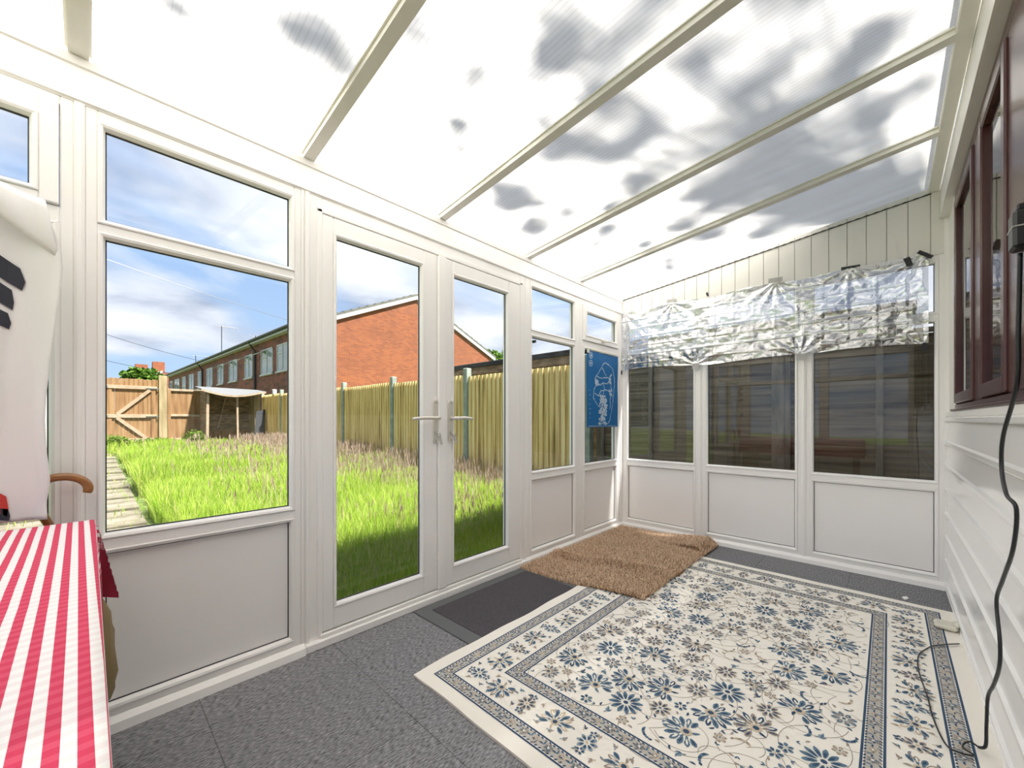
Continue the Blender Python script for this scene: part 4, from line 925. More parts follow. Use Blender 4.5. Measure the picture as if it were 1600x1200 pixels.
# hanging white banner
bn = empty('white_banner', (-4.0, -.09, .75), 'white fabric banner with charcoal and red print hanging at the left window', 'banner')
out = [(.752, -3.698), (.80, -3.700), (.87, -3.692), (.95, -3.699), (1.05, -3.703), (1.12, -3.700), (1.22, -3.692), (1.31, -3.683), (1.40, -3.674), (1.46, -3.669), (1.50, -3.666), (1.56, -3.670), (1.62, -3.688), (1.69, -3.712)]
def xr(z): return float(np.interp(z, [a for a, _ in out], [b_ for _, b_ in out]))
NBX, NBZ = 90, 70; bv = []
for j in range(NBZ+1):
    z = .753 + (1.69 - .753)*j/NBZ
    for i in range(NBX+1):
        t_ = i/NBX; xe = xr(z); x = -4.36 + (xe + 4.36)*t_
        top_ = max(0, (z - 1.62)/.07)
        y = -.085 + .016*math.sin(x*38 + .8*math.sin(z*4)) * (1 - .3*top_) + .010*math.sin(x*17 + z*3) + .006*mn.noise(Vector((x*9, z*7, 0))) - .012*math.exp(-((t_-1)/.02)**2)
        y += .010*math.exp(-((z - (.80 + 1.2*(xe - x)))/.05)**2)
        bv.append((x, min(y, -.072), z))
bf = [(j*(NBX+1)+i, j*(NBX+1)+i+1, (j+1)*(NBX+1)+i+1, (j+1)*(NBX+1)+i) for j in range(NBZ) for i in range(NBX)]
bc = raw_mesh('banner_cloth', np.array(bv), bf, FABRIC, bn, smooth=True)
sm = bc.modifiers.new('thickness', 'SOLIDIFY'); sm.thickness = .0012
def by(x, z):
    j = min(NBZ, max(0, round((z - .753)/(1.69-.753)*NBZ))); zz = z; xe = xr(z); i = min(NBX, max(0, (x + 4.36)/(xe + 4.36)*NBX)); i0 = int(i); fr = i - i0
    a = bv[j*(NBX+1) + i0][1]; b_ = bv[j*(NBX+1) + min(NBX, i0+1)][1]; return a + (b_-a)*fr
def print_patch(name, polyf, mat, n=10, m_=5):
    """polyf(u,v)->(x,z)"""
    v_ = []; 
    for i in range(n+1):
        for j in range(m_+1): x, z = polyf(i/n, j/m_); v_.append((x, by(x, z) - .0035, z))
    q = MB(); q.add(v_, [(i*(m_+1)+j, i*(m_+1)+j+1, (i+1)*(m_+1)+j+1, (i+1)*(m_+1)+j) for i in range(n) for j in range(m_)]); return q.build(name, mat, bn)
def stripe_fn(x0, z0_, x1, z1_, w, tip, bow):
    def fn(u, v):
        x = x0 + (x1-x0)*u; z = z0_ + (z1_-z0_)*u + bow*math.sin(math.pi*u); ww = w*(.75 + .5*u) if u < .85 else w*1.15
        return (x + (tip*(1-abs(v-.4)*1.6) if u > .99 else 0), z + (v-.5)*ww)
    return fn
print_patch('printed_stripe', stripe_fn(-3.98, 1.56, -3.750, 1.455, .055, .010, .025), CHAR)
print_patch('printed_stripe', stripe_fn(-3.98, 1.47, -3.765, 1.392, .050, .004, .030), CHAR)
print_patch('printed_stripe', stripe_fn(-3.98, 1.38, -3.772, 1.330, .040, .006, .020), CHAR)
def cres(u, v):
    a = -1.2 + 2.4*u; r0 = .16; r1 = .16 - .075*math.sin(math.pi*u); r = r0 + (r1-r0)*v; return (-3.98 + r*math.cos(a) , 1.06 + r*math.sin(a)*1.05)
print_patch('printed_crescent', cres, ORANGE, 18, 4)
print_patch('printed_patch', stripe_fn(-4.06, 1.14, -3.93, 1.12, .05, .005, .01), BLUEP)
print_patch('printed_patch', stripe_fn(-3.86, .87, -3.775, .80, .05, .004, .004), RED)
print_patch('printed_patch', stripe_fn(-3.86, .80, -3.772, .775, .030, .004, .002), CHAR)
# folded collar at the top of the banner
q = MB(); nC = 16; P = []
A0, A1, B0, B1 = (-3.80, 1.715), (-3.700, 1.690), (-3.790, 1.62), (-3.672, 1.525)
for i in range(nC+1):
    for j in range(7):
        u = i/nC; v = j/6; x = (A0[0]*(1-u)+A1[0]*u)*(1-v) + (B0[0]*(1-u)+B1[0]*u)*v; z = (A0[1]*(1-u)+A1[1]*u)*(1-v) + (B0[1]*(1-u)+B1[1]*u)*v
        P.append((x, -.112 - .010*math.sin(math.pi*v) - .004*math.sin(u*8), z))
q.add(P, [(i*7+j, i*7+j+1, (i+1)*7+j+1, (i+1)*7+j) for i in range(nC) for j in range(6)])
o = q.build('folded_collar', FABRIC, bn, True); sm = o.modifiers.new('thickness', 'SOLIDIFY'); sm.thickness = .0015
q = MB(); P = []
for i in range(nC+1):
    for j in range(7):
        u = i/nC; v = j/6; x0_, z0_ = -4.36 + .56*u, 1.705 + .010*u; x = x0_; z = z0_ - .09*v; P.append((x, -.108 - .010*math.sin(math.pi*v) - .006*math.sin(u*20), z))
q.add(P, [(i*7+j, i*7+j+1, (i+1)*7+j+1, (i+1)*7+j) for i in range(nC) for j in range(6)]); o = q.build('folded_collar', FABRIC, bn, True); sm = o.modifiers.new('thickness', 'SOLIDIFY'); sm.thickness = .0015

# ------------------------------------------------------------------ garden ground
def gz(y): return -.115 + .029*y
def ground(name, x0, x1, y0, y1, mat, dz=0, n=24, t_=.06):
    q = MB(); ys_ = np.linspace(y0, y1, n+1)
    vs = [(x, y, gz(y) + dz - h) for h in (0, t_) for y in ys_ for x in (x0, x1)]; K = 2*(n+1)
    F = [(2*i, 2*i+1, 2*i+3, 2*i+2) for i in range(n)] + [(K+2*i, K+2*i+2, K+2*i+3, K+2*i+1) for i in range(n)] + [(2*i, 2*i+2, K+2*i+2, K+2*i) for i in range(n)] + [(2*i+1, K+2*i+1, K+2*i+3, 2*i+3) for i in range(n)] + [(0, K, K+1, 1), (2*n, 2*n+1, K+2*n+1, K+2*n)]
    return tag(q.add(vs, F).build(name, mat), kind='structure')
ground('ground', -30, 60, .07, 90, SOIL, -.02, 60)
g2 = MB(); g2.box(.07, 40, -20, .07, -.20, -.125); g2.box(-30, XD - .07, -20, .07, -.20, -.125); tag(g2.build('ground_side', SOIL), kind='structure')
ground('patio_gravel', -3.2, .46, 10.9, 14.5, SLAB, .0)
# stepping slabs of the path
pr = random.Random(3); proto_slab = None; yy = .25; kk = 0
pl = ['by the house', 'near the house', 'third from the house', 'fourth from the house', 'halfway along', 'just past halfway', 'two thirds along', 'towards the gate', 'near the gate', 'close to the gate', 'right before the gate']
ny_ = 0
while yy < 13.9:
    L0 = .78 + .1*pr.random()
    for cidx, x0 in enumerate((-4.42, -3.80)):
        q = MB(); x1 = x0 + .60; z = gz(yy + L0/2)
        q.v = []; q.box(x0, x1 - pr.uniform(0, .02), yy, yy + L0 - .03, z - .03, z + .018 + pr.uniform(0, .006), .008)
        o = q.build('paving_slab', SLAB, origin=((x0+x1)/2, yy + L0/2, z)); side = 'left' if cidx == 0 else 'right'
        tag(o, f'worn concrete paving slab in the {side} row of the garden path, one of those laid end to end', 'paving slab', f'{side} row of path slabs')
    yy += L0; ny_ += 1

# ------------------------------------------------------------------ long grass
def grass_patch(n, x0, x1, y0, y1, hmin, hmax, seed, near=True, wmul=1.0):
    g_ = np.random.default_rng(seed)
    # nearer ground gets more blades
    uu = g_.random(n)
    y = y0 + (y1-y0)*(uu**1.7 if near else uu); x = g_.uniform(x0, x1, n)
    xe = x0 + .10*np.sin(y*3) + .05*np.sin(y*9); keep = x > xe; x, y = x[keep], y[keep]; n = len(x)
    clump = np.array([mn.noise(Vector((a*1.1, b_*1.1, 0))) for a, b_ in zip(x, y)])
    h = g_.uniform(hmin, hmax, n)*(1 + .55*clump); h *= np.clip((y - .02)/1.3, .45, 1.0)
    an = g_.uniform(0, 2*np.pi, n); lean = h*g_.uniform(.08, .55, n); w = g_.uniform(.0012, .0027, n)*(1 + y*.16)*wmul
    dx, dy = np.cos(an)*lean, np.sin(an)*lean; tx, ty = -np.sin(an)*w, np.cos(an)*w; z = gz(y) - .01
    def S(a, b_, c_): return np.stack([a, b_, c_], 1)
    v = np.stack([S(x-tx, y-ty, z), S(x+tx, y+ty, z), S(x+dx*.22-tx*.9, y+dy*.22-ty*.9, z+h*.45), S(x+dx*.22+tx*.9, y+dy*.22+ty*.9, z+h*.45),
                  S(x+dx*.6-tx*.55, y+dy*.6-ty*.55, z+h*.8), S(x+dx*.6+tx*.55, y+dy*.6+ty*.55, z+h*.8), S(x+dx, y+dy, z+h*.98)], 1).reshape(-1, 3)
    b_ = (np.arange(n)*7)[:, None]
    f_ = np.concatenate([b_ + np.array([t_]) for t_ in ([0,1,3],[0,3,2],[2,3,5],[2,5,4],[4,5,6])], 0)
    return v, f_
gv, gf = grass_patch(230000, -3.16, .44, .10, 10.9, .17, .36, 1)
gv2, gf2 = grass_patch(5000, -3.5, .40, 10.6, 14.0, .06, .22, 2, False, 1.3)
gv3, gf3 = grass_patch(2600, -4.5, -3.1, .3, 14.2, .03, .09, 6, False)
V_ = np.concatenate([gv, gv2, gv3]); F_ = np.concatenate([gf, gf2 + len(gv), gf3 + len(gv) + len(gv2)])
go = raw_mesh('long_grass', V_, F_, GRASS); tag(go, 'overgrown long green grass filling the garden', 'grass', kind='stuff')
# flowering seed heads
g_ = np.random.default_rng(9); n = 5200
y = .9 + 9.6*g_.random(n)**1.1; fx = g_.random(n)**.55; x = -3.0 + 3.42*fx
nz_ = np.array([mn.noise(Vector((a*1.3, b_*1.3, 5))) for a, b_ in zip(x, y)]); kp = (nz_ > -.10) & ((x > -1.4) | (nz_ > .18)); x, y = x[kp], y[kp]; n = len(x)
h = g_.uniform(.36, .54, n)*np.clip(y/1.6, .5, 1); an = g_.uniform(0, 6.28, n); le = h*g_.uniform(.05, .35, n); dx, dy = np.cos(an)*le, np.sin(an)*le; z = gz(y); w = .0012*(1+y*.15); tx, ty = -np.sin(an)*w, np.cos(an)*w
def S(a, b_, c_): return np.stack([a, b_, c_], 1)
parts_v = [S(x-tx, y-ty, z), S(x+tx, y+ty, z), S(x+dx*.8+tx, y+dy*.8+ty, z+h*.85), S(x+dx*.8-tx, y+dy*.8-ty, z+h*.85)]
hw_ = .0048*(1+y*.11)
for k in range(4):
    a = k*math.pi/4; cx_, cy_ = np.cos(a)*hw_, np.sin(a)*hw_
    parts_v += [S(x+dx*.8, y+dy*.8, z+h*.80), S(x+dx*.9+cx_, y+dy*.9+cy_, z+h*.90), S(x+dx, y+dy, z+h*1.05), S(x+dx*.9-cx_, y+dy*.9-cy_, z+h*.90)]
v = np.stack(parts_v, 1); K = v.shape[1]; v = v.reshape(-1, 3); b_ = (np.arange(n)*K)[:, None]
f_ = np.concatenate([b_ + np.array([[k*4, k*4+1, k*4+2, k*4+3]]) for k in range(5)], 0)
tag(raw_mesh('seed_heads', v, f_, SEED), 'pinkish grass seed heads standing above the lawn along the fence', 'grass seed heads', kind='stuff')
# low weeds by the gate
def leaf_cloud(pts_, size, seed, flat=.3):
    g_ = np.random.default_rng(seed); P = np.asarray(pts_); n = len(P); a = g_.uniform(0, 6.28, n); t_ = g_.uniform(-1.1, 1.1, n); s = size*g_.uniform(.6, 1.4, n)
    U = np.stack([np.cos(a)*np.cos(t_), np.sin(a)*np.cos(t_), np.sin(t_)], 1)*s[:, None]; Wd = np.stack([-np.sin(a), np.cos(a), g_.uniform(-.6, .6, n)], 1)*(s*.42)[:, None]
    v = np.stack([P - U*.5, P + Wd, P + U*.55, P - Wd], 1).reshape(-1, 3); f_ = (np.arange(n)*4)[:, None] + np.array([[0, 1, 2, 3]]); return v, f_
def ball_points(n, c, r, seed, hollow=.35):
    g_ = np.random.default_rng(seed); d = g_.normal(size=(n, 3)); d /= np.linalg.norm(d, axis=1)[:, None]; rad = (hollow + (1-hollow)*g_.random(n))[:, None]; return np.array(c) + d*rad*np.array(r)
for k, (x, y, rx, rz_, lb) in enumerate([(-3.15, 13.6, .35, .22, 'leafy weed clump at the foot of the wooden gate by its left edge'), (-2.35, 13.7, .55, .16, 'low weed patch in front of the right half of the wooden gate'), (-1.45, 13.2, .35, .30, 'tall weeds growing against the left side of the lean-to shed'), (-3.9, 13.2, .4, .45, 'green bush beside the path left of the gate'), (-3.72, 5.2, .16, .07, 'small weed tuft between path slabs')]):
    v, f_ = leaf_cloud(ball_points(700, (x, y, gz(y) + rz_*.6), (rx, .3, rz_), 30+k), .055, 40+k); tag(raw_mesh('leafy_weed', v, f_, LEAFB), lb, 'weeds')

# ------------------------------------------------------------------ right hand fence
FX = .52
posts = [.72, 2.97, 5.22, 7.44, 9.67, 11.90, 13.90]
def ftop(y): return 1.700 + .0125*y
plb = ['beside the end wall of the conservatory', 'seen through the right door and corner windows', 'behind the right door handle', 'behind the left door, right half', 'behind the left door, left half', 'seen at the right edge of the big left window', 'next to the lean-to shed']
gfen = empty('garden_fence', (FX, 6.3, .05), 'long closeboard timber fence with concrete posts along the right of the lawn', 'fence')
for k, (y0, y1) in enumerate(zip(posts[:-1], posts[1:])):
    e = sub('fence_panel', (FX, (y0+y1)/2, gz((y0+y1)/2)), gfen)
    bm_ = MB(); y = y0 + .05; fr = random.Random(k); zt = ftop((y0+y1)/2); zb = gz((y0+y1)/2) + .14
    while y < y1 - .05:
        w_ = min(.094, y1 - .045 - y); dz = fr.uniform(-.004, .004); x_o = fr.uniform(-.002, .002)
        bm_.prism([(FX - .040 + x_o, y), (FX - .010 + x_o, y), (FX - .006, y + w_ + .012), (FX - .011, y + w_ + .012)], 2, zb, zt + dz); y += w_ - .004
    bm_.build('boards', FENCE, e)
    for z in (zb + .18, (zb+zt)/2, zt - .18): MB().box(FX - .006, FX + .03, y0 + .05, y1 - .05, z - .03, z + .03).build('rail', OLDT, e)
    MB().box(FX - .02, FX + .02, y0 + .05, y1 - .05, gz(y0) - .06, zb - .004).build('gravel_board', CONC, e)
for k, y in enumerate(posts):
    MB().box(FX - .05, FX + .05, y - .048, y + .048, gz(y) - .15, ftop(y) + .12, .008).build('concrete_post', CONC, gfen)
# older fence beside the end wall
ofe = empty('weathered_fence', (.68, -2.2, -.15), 'dark weathered overlap board fence close outside the end wall', 'fence')
orr = random.Random(5)
for k in range(4):
    y1 = .62 - 1.86*k; y0 = y1 - 1.80; e = sub('fence_panel', (.68, (y0+y1)/2, -.15), ofe); bm_ = MB(); z = -.10
    while z < 1.62:
        dz = orr.uniform(-.006, .006); bm_.add([(.655, y0, z+dz), (.672, y0, z+.125+dz), (.680, y0, z+.125+dz), (.668, y0, z+dz), (.655, y1, z+dz*.3), (.672, y1, z+.125+dz*.3), (.680, y1, z+.125+dz*.3), (.668, y1, z+dz*.3)], [(0,1,2,3),(7,6,5,4),(0,4,5,1),(1,5,6,2),(2,6,7,3),(3,7,4,0)]); z += .098
    bm_.build('boards', FOLD, e)
    for q_ in (0, .33, .66, 1):
        yv = y0 + .02 + (y1 - y0 - .04)*q_; MB().box(.628, .655, yv - .022, yv + .022, -.12, 1.70, .003).build('batten', FOLDL, e)
    MB().box(.62, .70, y0, y1, 1.70, 1.73, .004).build('capping_rail', FOLDL, e)
    MB().box(.62, .72, y1 + .0, y1 + .06, -.2, 1.80, .006).build('post', FOLDL, e)
bs = tag(raw_mesh('leafy_plant', *leaf_cloud(ball_points(2600, (.40, .30, .20), (.12, .30, .45), 61, .1), .05, 62), LEAFB), 'low green plant growing between the end wall and the fence', 'plant')
q = MB(); q.box(FX - .06, FX + .06, 12.55, 12.67, ftop(12.6) - .02, ftop(12.6) + .16, .02); tag(q.build('post_cap', FENCE if False else RENDER), 'white block on top of the fence to the right of the shed', 'cap')

# neighbour's flat roofed shed behind the fence
ng = empty('timber_garage', (3.2, 2.0, 0), 'weathered timber outbuilding with flat felt roof behind the right fence', 'outbuilding')
MB().box(1.66, 4.8, -2.0, 4.85, -.2, 2.02).build('wall', OLDT, ng); MB().box(1.58, 4.9, -2.1, 4.95, 2.06, 2.15, .01).build('flat_roof', DARKF, ng); MB().box(1.62, 1.66, -2.05, 4.9, 1.93, 2.06).build('fascia_board', OLDT, ng)

# ------------------------------------------------------------------ back fence, gate, shed
YB = 14.6
gt = empty('garden_gate', (-2.7, YB, .36), 'orange timber garden gate with diagonal braces and metal hinges', 'gate')
bm_ = MB(); x = -3.30; fr = random.Random(1)
while x < -2.17: bm_.box(x, x + .098, YB, YB + .018, .38, 2.26 + fr.uniform(-.01, .01), .003); x += .102
bm_.build('boards', PINE, gt)
for z in (2.00, 1.14, .42): MB().box(-3.28, -2.17, YB - .045, YB, z - .05, z + .05, .004).build('rail', PINEL, gt)
MB().box(-3.26, -3.16, YB - .03, YB, .42, 1.99).build('stile', PINE, gt); MB().box(-2.30, -2.20, YB - .03, YB, .42, 1.99).build('stile', PINE, gt)
MB().bar((-3.05, YB - .022, 1.19), (-2.33, YB - .022, 1.94), .09, .044).build('diagonal_brace', PINEL, gt); MB().bar((-3.05, YB - .022, 1.09), (-2.40, YB - .022, .46), .09, .044).build('diagonal_brace', PINEL, gt)
for z in (1.99, 1.13): 
    q = MB(); q.box(-2.42, -2.02, YB - .056, YB - .046, z - .012, z + .012); q.tube([(-2.16, YB - .06, z - .03), (-2.16, YB - .06, z + .03)], .018, 8); q.build('hinge', STEEL, gt)
for z in (1.995, 1.135): MB().box(-3.36, -3.24, YB - .06, YB - .046, z - .035, z + .035).build('latch', STEEL, gt)
tag(MB().box(-2.13, -1.93, YB - .06, YB + .10, .1, 2.40, .01).build('gate_post', POSTW, origin=(-2.03, YB, .3)), 'thick weathered timber gate post right of the gate', 'post')
tag(MB().box(-3.50, -3.34, YB - .06, YB + .10, .1, 2.32, .01).build('gate_post', PINE, origin=(-3.42, YB, .3)), 'timber gate post at the latch side of the gate', 'post')
e = empty('back_fence', (-.7, YB, .3), 'low orange timber fence running from the gate post behind the shed', 'fence')
bm_ = MB(); x = -1.92
while x < .50: bm_.box(x, x + .118, YB + .02, YB + .036, .36, 2.0 + fr.uniform(-.006, .006), .003); x += .120
bm_.build('boards', PINE, e)
for z in (1.975, 1.17, .415): MB().box(-1.92, .5, YB - .02, YB + .02, z - .034, z + .034, .004).build('rail', PINEL, e)
q = MB(); q.box(-1.92, -1.84, YB - .03, YB + .02, .36, 2.0, .004); q.build('end_stile', PINE, e)
q = MB(); q.box(-9, -3.52, YB + .1, YB + .3, 0, 2.35); tag(q.build('garden_wall', RENDER), 'white rendered garden wall left of the gate', 'wall')
# shed
sd_ = empty('lean_to_shed', (-.4, 13.6, .25), 'open fronted timber lean-to shed with sagging grey roof', 'shed')
SYF, SYB = 13.55, 14.50
q = MB(); z = .28
while z < 1.90: q.box(-1.12, -1.10, SYF + .05, SYB, z, z + .118, .004); z += .12
q.build('side_wall', OLDT, sd_)
q = MB(); z = .28
while z < 1.86: q.box(-1.10, .30, SYB, SYB + .02, z, z + .118, .004); z += .12
q.build('back_wall', OLDT, sd_)
q = MB(); q.box(-1.08, .25, SYB - .03, SYB - .005, .30, .66); q.build('back_board', PINE, sd_)
for (xa, xb, w_) in ((-1.08, -1.06, .07), (-.27, -.29, .05)): MB().bar((xa, SYF + .04, .22), (xb, SYF + .04, 1.86), w_, .05).build('post', PINEL, sd_)
MB().box(.26, .40, SYF + .25, SYB, .22, 1.92, .005).build('post', POSTW, sd_)
MB().bar((-.66, SYB - .06, .75), (-.42, SYB - .09, 1.86), .035, .03).build('loose_batten', PINEL, sd_)
rf = MB(); n = 16; rows = []
for i in range(n+1):
    u = i/n; x = -1.25 + 1.75*u; zf = 1.96 - .16*math.sin(math.pi*min(1, u*1.05)) + .0*u; zb_ = 2.10 - .03*u
    rows.append((x, zf, zb_))
vs = []
for (x, zf, zb_) in rows: vs += [(x, SYF - .12, zf), (x, SYB + .02, zb_), (x, SYB + .02, zb_ + .022), (x, SYF - .12, zf + .022)]
F = []
for i in range(n):
    for j in range(4): F.append((i*4+j, i*4+(j+1) % 4, (i+1)*4+(j+1) % 4, (i+1)*4+j))
F += [(0, 1, 2, 3), (n*4+3, n*4+2, n*4+1, n*4)]; rf.add(vs, F); rf.build('roof', FELT, sd_)
fb = MB()
for i in range(n): fb.bar((rows[i][0], SYF - .13, rows[i][1] - .01), (rows[i+1][0], SYF - .13, rows[i+1][1] - .01), .055, .018)
fb.build('roof_edge_strip', PINEL, sd_)
MB().box(-1.1, .35, SYF + .02, SYB, .20, .28).build('shed_floor', OLDT, sd_)
lb_ = MB(); lb_.add([(.05, 13.02, .24), (.36, 13.02, .24), (.455, 13.36, 1.38), (.19, 13.36, 1.30), (.05, 13.05, .22), (.36, 13.05, .22), (.455, 13.39, 1.36), (.19, 13.39, 1.28)], [(0,1,2,3),(7,6,5,4),(0,4,5,1),(1,5,6,2),(2,6,7,3),(3,7,4,0)])
tag(lb_.build('dark_board', DARKF), 'dark felt covered board leaning against the right side of the shed', 'board')
pb_ = MB(); pb_.box(-1.0, .25, 13.1, 13.38, .235, .29, .01); tag(pb_.build('timber_plank', PINEL), 'pale timber plank lying in the grass before the shed', 'plank')

# ------------------------------------------------------------------ terrace of houses beyond the fence (built square, turned 2 degrees)
hs = empty('terraced_house', (2.38, 15.4, 0), 'long two storey brick terrace, sunlit orange gable end and dark brick rear', 'house')
hs.rotation_euler = (0, 0, math.radians(2.0))
def hb(mb, name, mats, par=None, smooth=False):
    """terrace coordinates: x along the gable, y along the terrace"""
    if not isinstance(mats, (list, tuple)): mats = [mats]
    me = bpy.data.meshes.new(name); me.from_pydata(mb.v, [], mb.f)
    for m_ in mats: me.materials.append(m_)
    me.polygons.foreach_set('material_index', mb.m)
    bm = bmesh.new(); bm.from_mesh(me); bmesh.ops.recalc_face_normals(bm, faces=bm.faces); bm.to_mesh(me); bm.free()
    o = bpy.data.objects.new(name, me); COL.objects.link(o); o.parent = par or hs; return o
GW, EZ, RZ, LEN = 10.9, 4.92, 7.30, 30.0
q = MB(); q.prism([(0, 0), (GW, 0), (GW, EZ), (GW/2, RZ), (0, EZ)], 1, 0, .3); hb(q, 'gable_wall', BRICKO)
q = MB(); q.box(-.012, .3, .02, LEN, 0, EZ); q.box(GW - .3, GW, .3, LEN, 0, EZ); hb(q, 'rear_wall', BRICKD)
sl = (RZ - EZ)/(GW/2)
for nm, sg in (('roof_slope', 1), ('roof_slope', -1)):
    q = MB()
    def X(u): return u if sg == 1 else GW - u
    n = 15; prof = []
    for i in range(n):     # stepped courses of tiles
        u0 = -.32 + (GW/2 + .32)*i/n; u1 = -.32 + (GW/2 + .32)*(i+1)/n; prof += [(X(u0), EZ + sl*u0 + .14), (X(u1), EZ + sl*u1 + .10)]
    prof += [(X(GW/2), RZ + .03), (X(-.32), EZ + sl*(-.32) + .03)]
    q.prism(prof, 1, -.10, LEN); hb(q, nm, TILE)
for sg in (1, -1):
    q = MB(); xa, xb = (-.30, GW/2) if sg == 1 else (GW + .30, GW/2); za = EZ + sl*(-.30)
    q.prism([(xa, za - .17), (xb, RZ - .17), (xb, RZ + .04), (xa, za + .04)], 1, -.09, -.03); hb(q, 'barge_board', FASCIA)
q = MB(); q.box(-.30, -.02, 0, LEN, EZ - .14, EZ - .10); q.box(-.31, -.28, -.02, LEN, EZ - .16, EZ + .03); q.mat(1).tube([(-.36, -.02, EZ - .01), (-.36, LEN, EZ - .01)], .055, 8); hb(q, 'eaves_fascia', [FASCIA, DPIPE])
for yv in (5.85, 17.0):
    q = MB(); q.tube([(-.34, yv, EZ - .05), (-.20, yv, EZ - .30), (-.08, yv, EZ - .45), (-.08, yv, 0)], .05, 8); hb(q, 'downpipe', DPIPE)
wins = [(1.55, 2.9), (3.45, 5.05), (6.35, 7.65), (9.0, 10.6), (11.8, 13.1), (14.4, 15.95), (17.2, 18.5), (19.8, 21.4), (22.6, 23.9), (25.1, 27.1), (28.0, 29.2)]
for k, (ya, yb) in enumerate(wins):
    e = bpy.data.objects.new('house_window', None); COL.objects.link(e); e.parent = hs; e.location = (-.02, (ya+yb)/2, 3.2)
    def wb(mb, nm, mt_): 
        mb.v = [(x + .02, y - (ya+yb)/2, z - 3.2) for x, y, z in mb.v]; return hb(mb, nm, mt_, e)
    q = MB(); q.box(-.05, .05, ya, yb, 3.20, 3.27); q.box(-.05, .05, ya, yb, 4.33, 4.40); q.box(-.05, .05, ya, ya + .07, 3.2, 4.4); q.box(-.05, .05, yb - .07, yb, 3.2, 4.4)
    ym = ya + (yb-ya)*.5; q.box(-.05, .05, ym - .04, ym + .04, 3.2, 4.4); q.box(-.05, .05, ym, yb, 3.98, 4.04); q.box(-.10, .0, ya - .05, yb + .05, 3.13, 3.20); wb(q, 'window_frame', FASCIA)
    q = MB(); q.box(-.03, -.02, ya + .05, yb - .05, 3.25, 4.36); wb(q, 'glass_pane', PALEG)
    if k in (1, 2, 3, 4):
        q = MB(); q.bar((-.05, (ym+yb)/2, 4.34), (-.42, (ym+yb)/2, 4.14), (yb-ya)*.42, .035, (.48, 0, -.88)); wb(q, 'open_fanlight', FASCIA)
def aerial(y, x, h):
    z0_ = EZ + sl*x + .05
    e = bpy.data.objects.new('tv_aerial', None); COL.objects.link(e); e.parent = hs; e.location = (x, y, z0_)
    q = MB(); q.tube([(0, 0, -.1), (0, 0, h)], .022, 6); hb(q, 'mast', DPIPE, e)
    q = MB(); q.tube([(-.25, 0, h - .05), (.9, 0, h - .02)], .014, 5)
    for i in range(7): q.tube([(-.2 + i*.17, -.25, h - .04), (-.2 + i*.17, .25, h - .04)], .008, 4)
    hb(q, 'antenna', DPIPE, e)
aerial(14.6, .5, 2.0); aerial(21.0, .3, .8); aerial(9.5, 1.0, .5)
# distant house and trees
fh = empty('distant_house', (-2.5, 58, 0), 'distant house with white verge and brick chimneys beyond the gate', 'house')
q = MB(); q.prism([(-1.6, 0), (7, 0), (7, 6.2), (2.0, 6.2), (-1.6, 4.8)], 1, 56, 62); q.build('wall', BRICKD, fh)
q = MB(); q.prism([(-2.0, 4.85), (1.9, 6.35), (1.9, 6.1), (-2.0, 4.6)], 1, 55.7, 62); q.build('verge', FASCIA, fh)
for x in (-.2, 1.2): MB().box(x, x + 1.0, 57, 58, 5, 7.0 if x < 1 else 7.4).build('chimney', BRICKO, fh)
def tree(name, c, r, nleaf, size, lab, seed, mat=LEAF, cat='tree', trunk=True):
    e = empty(name, (c[0], c[1], 0), lab, cat)
    v, f_ = leaf_cloud(np.concatenate([ball_points(nleaf//6, (c[0] + random.Random(seed*9+i).uniform(-.5, .5)*r[0], c[1] + random.Random(seed*7+i).uniform(-.5, .5)*r[1], c[2] + random.Random(seed*5+i).uniform(-.45, .5)*r[2]), (r[0]*.55, r[1]*.55, r[2]*.5), seed*11+i) for i in range(6)]), size, seed)
    o = raw_mesh('foliage', v, f_, mat, e); o['kind'] = 'stuff'
    q = MB(); q.tube([(c[0], c[1], -.2), (c[0] + .1, c[1], c[2]*.5), (c[0], c[1], c[2])], [.28, .2, .08], 8); q.build('trunk', BARK, e)
tree('round_tree', (20.3, 22, 5.3), (1.9, 1.9, 1.75), 4200, .32, 'round green tree behind the orange gable house', 3)
tree('far_tree', (-1.35, 30, 3.0), (1.3, 1.0, 1.1), 2600, .22, 'dark green tree top showing above the wooden gate', 4)
# overhead wires
for k, (u0, u1, lb) in enumerate([((-14, 40, 15.5), (30, 42, 9.0), 'overhead wire highest across the sky of the big window'), ((-14, 40, 12.6), (6, 46, 6.2), 'overhead wire sloping down to the terrace roof'), ((-14, 40, 10.6), (2, 50, 5.6), 'overhead wire lowest over the gate')]):
    q = MB(); A_0, B_0 = Vector(u0), Vector(u1); q.tube([A_0.lerp(B_0, i/20) - Vector((0, 0, 1.2*math.sin(math.pi*i/20))) for i in range(21)], .018, 5); tag(q.build('overhead_wire', DPIPE), lb, 'wire')

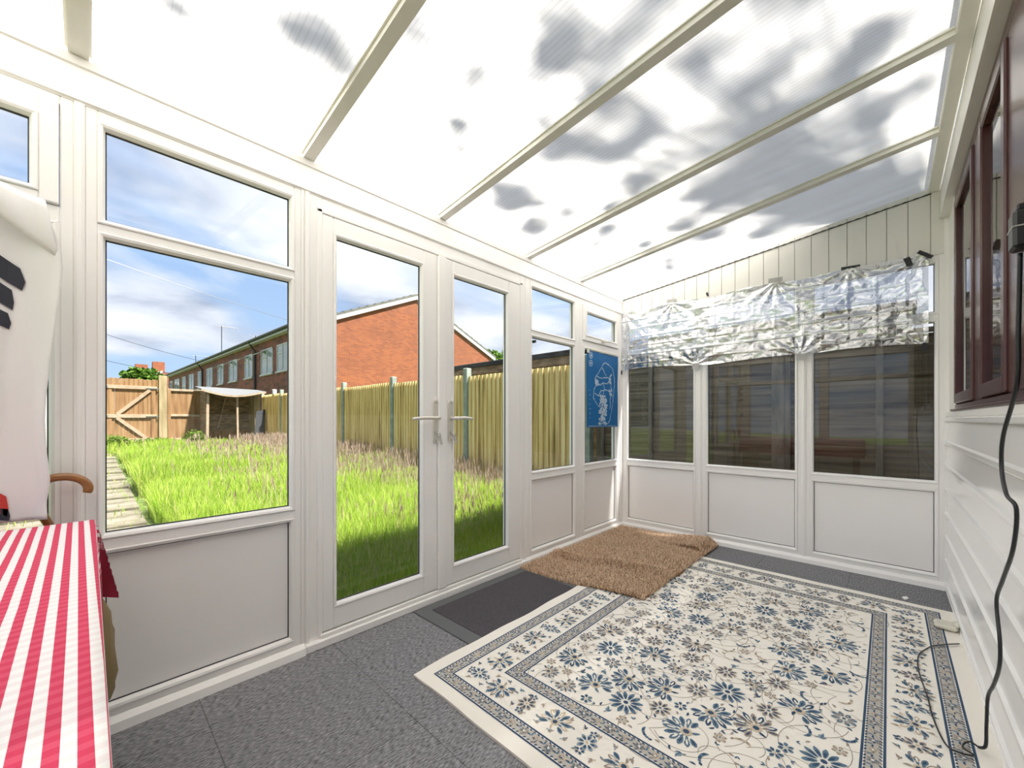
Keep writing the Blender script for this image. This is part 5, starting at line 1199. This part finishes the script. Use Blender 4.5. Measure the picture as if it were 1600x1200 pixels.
# ------------------------------------------------------------------ tree beside the house whose crown hangs over the roof
st = empty('overhanging_tree', (1.5, -3.2, 0), 'tree beside the house whose leafy branches shade the clear roof', 'tree')
sr = random.Random(12); bt_ = MB()
bt_.tube([(1.5, -3.2, -.2), (1.45, -3.15, 2.0), (1.1, -3.1, 4.2), (.2, -3.0, 6.0)], [.16, .13, .10, .05], 8)
lp = []
S_ = Vector((.18, -.45, 1))
def roof_to(x, y, z):     # point at height z that shades roof point (x, y)
    h_ = z - zr(y); return Vector((x, y, zr(y))) + S_*h_
sprays = []
gx = -4.3
while gx < -.05:
    gy = -2.1
    while gy < -.15:
        x = gx + sr.uniform(-.10, .10); y = gy + sr.uniform(-.10, .10)
        p_ = (.50 + .75*mn.noise(Vector((x*1.6, y*1.9, 4)))) if x > -3.45 else .16
        if y > -.45: p_ *= .45
        if x > -.8 and y < -1.2: p_ *= .6
        if sr.random() < p_:
            z = sr.uniform(4.2, 5.8); r0 = sr.uniform(.045, .115); sprays.append((roof_to(x, y, z), r0))
            if sr.random() < .5: sprays.append((roof_to(x + sr.uniform(-.13, .13), y + sr.uniform(-.1, .1), z + .2), r0*.6))
        gy += .165
    gx += .165
for (c_, r0) in sprays:
    root = Vector((1.1, -3.1, 4.2)).lerp(Vector((.2, -3.0, 6.0)), sr.random()); mid = root.lerp(c_, .5) + Vector((0, 0, .25))
    bt_.tube([root, mid, c_], [.014, .008, .003], 5)
    n = int(30 + 900*r0)
    lp.append(ball_points(n, tuple(c_), (r0*1.2, r0, r0*.6), int(c_.x*1000) % 9999, .0))
for k in range(125):  # extra unseen foliage, added to keep sun off the end wall and floor
    c_ = roof_to(sr.uniform(.28, 1.4), sr.uniform(-2.8, .1), sr.uniform(4.0, 5.6)); lp.append(ball_points(260, tuple(c_), (.26, .24, .18), 500 + k, .0))
bt_.build('branches', BARK, st)
v, f_ = leaf_cloud(np.concatenate(lp), .055, 77); o = raw_mesh('foliage', v, f_, LEAF, st); o['kind'] = 'stuff'
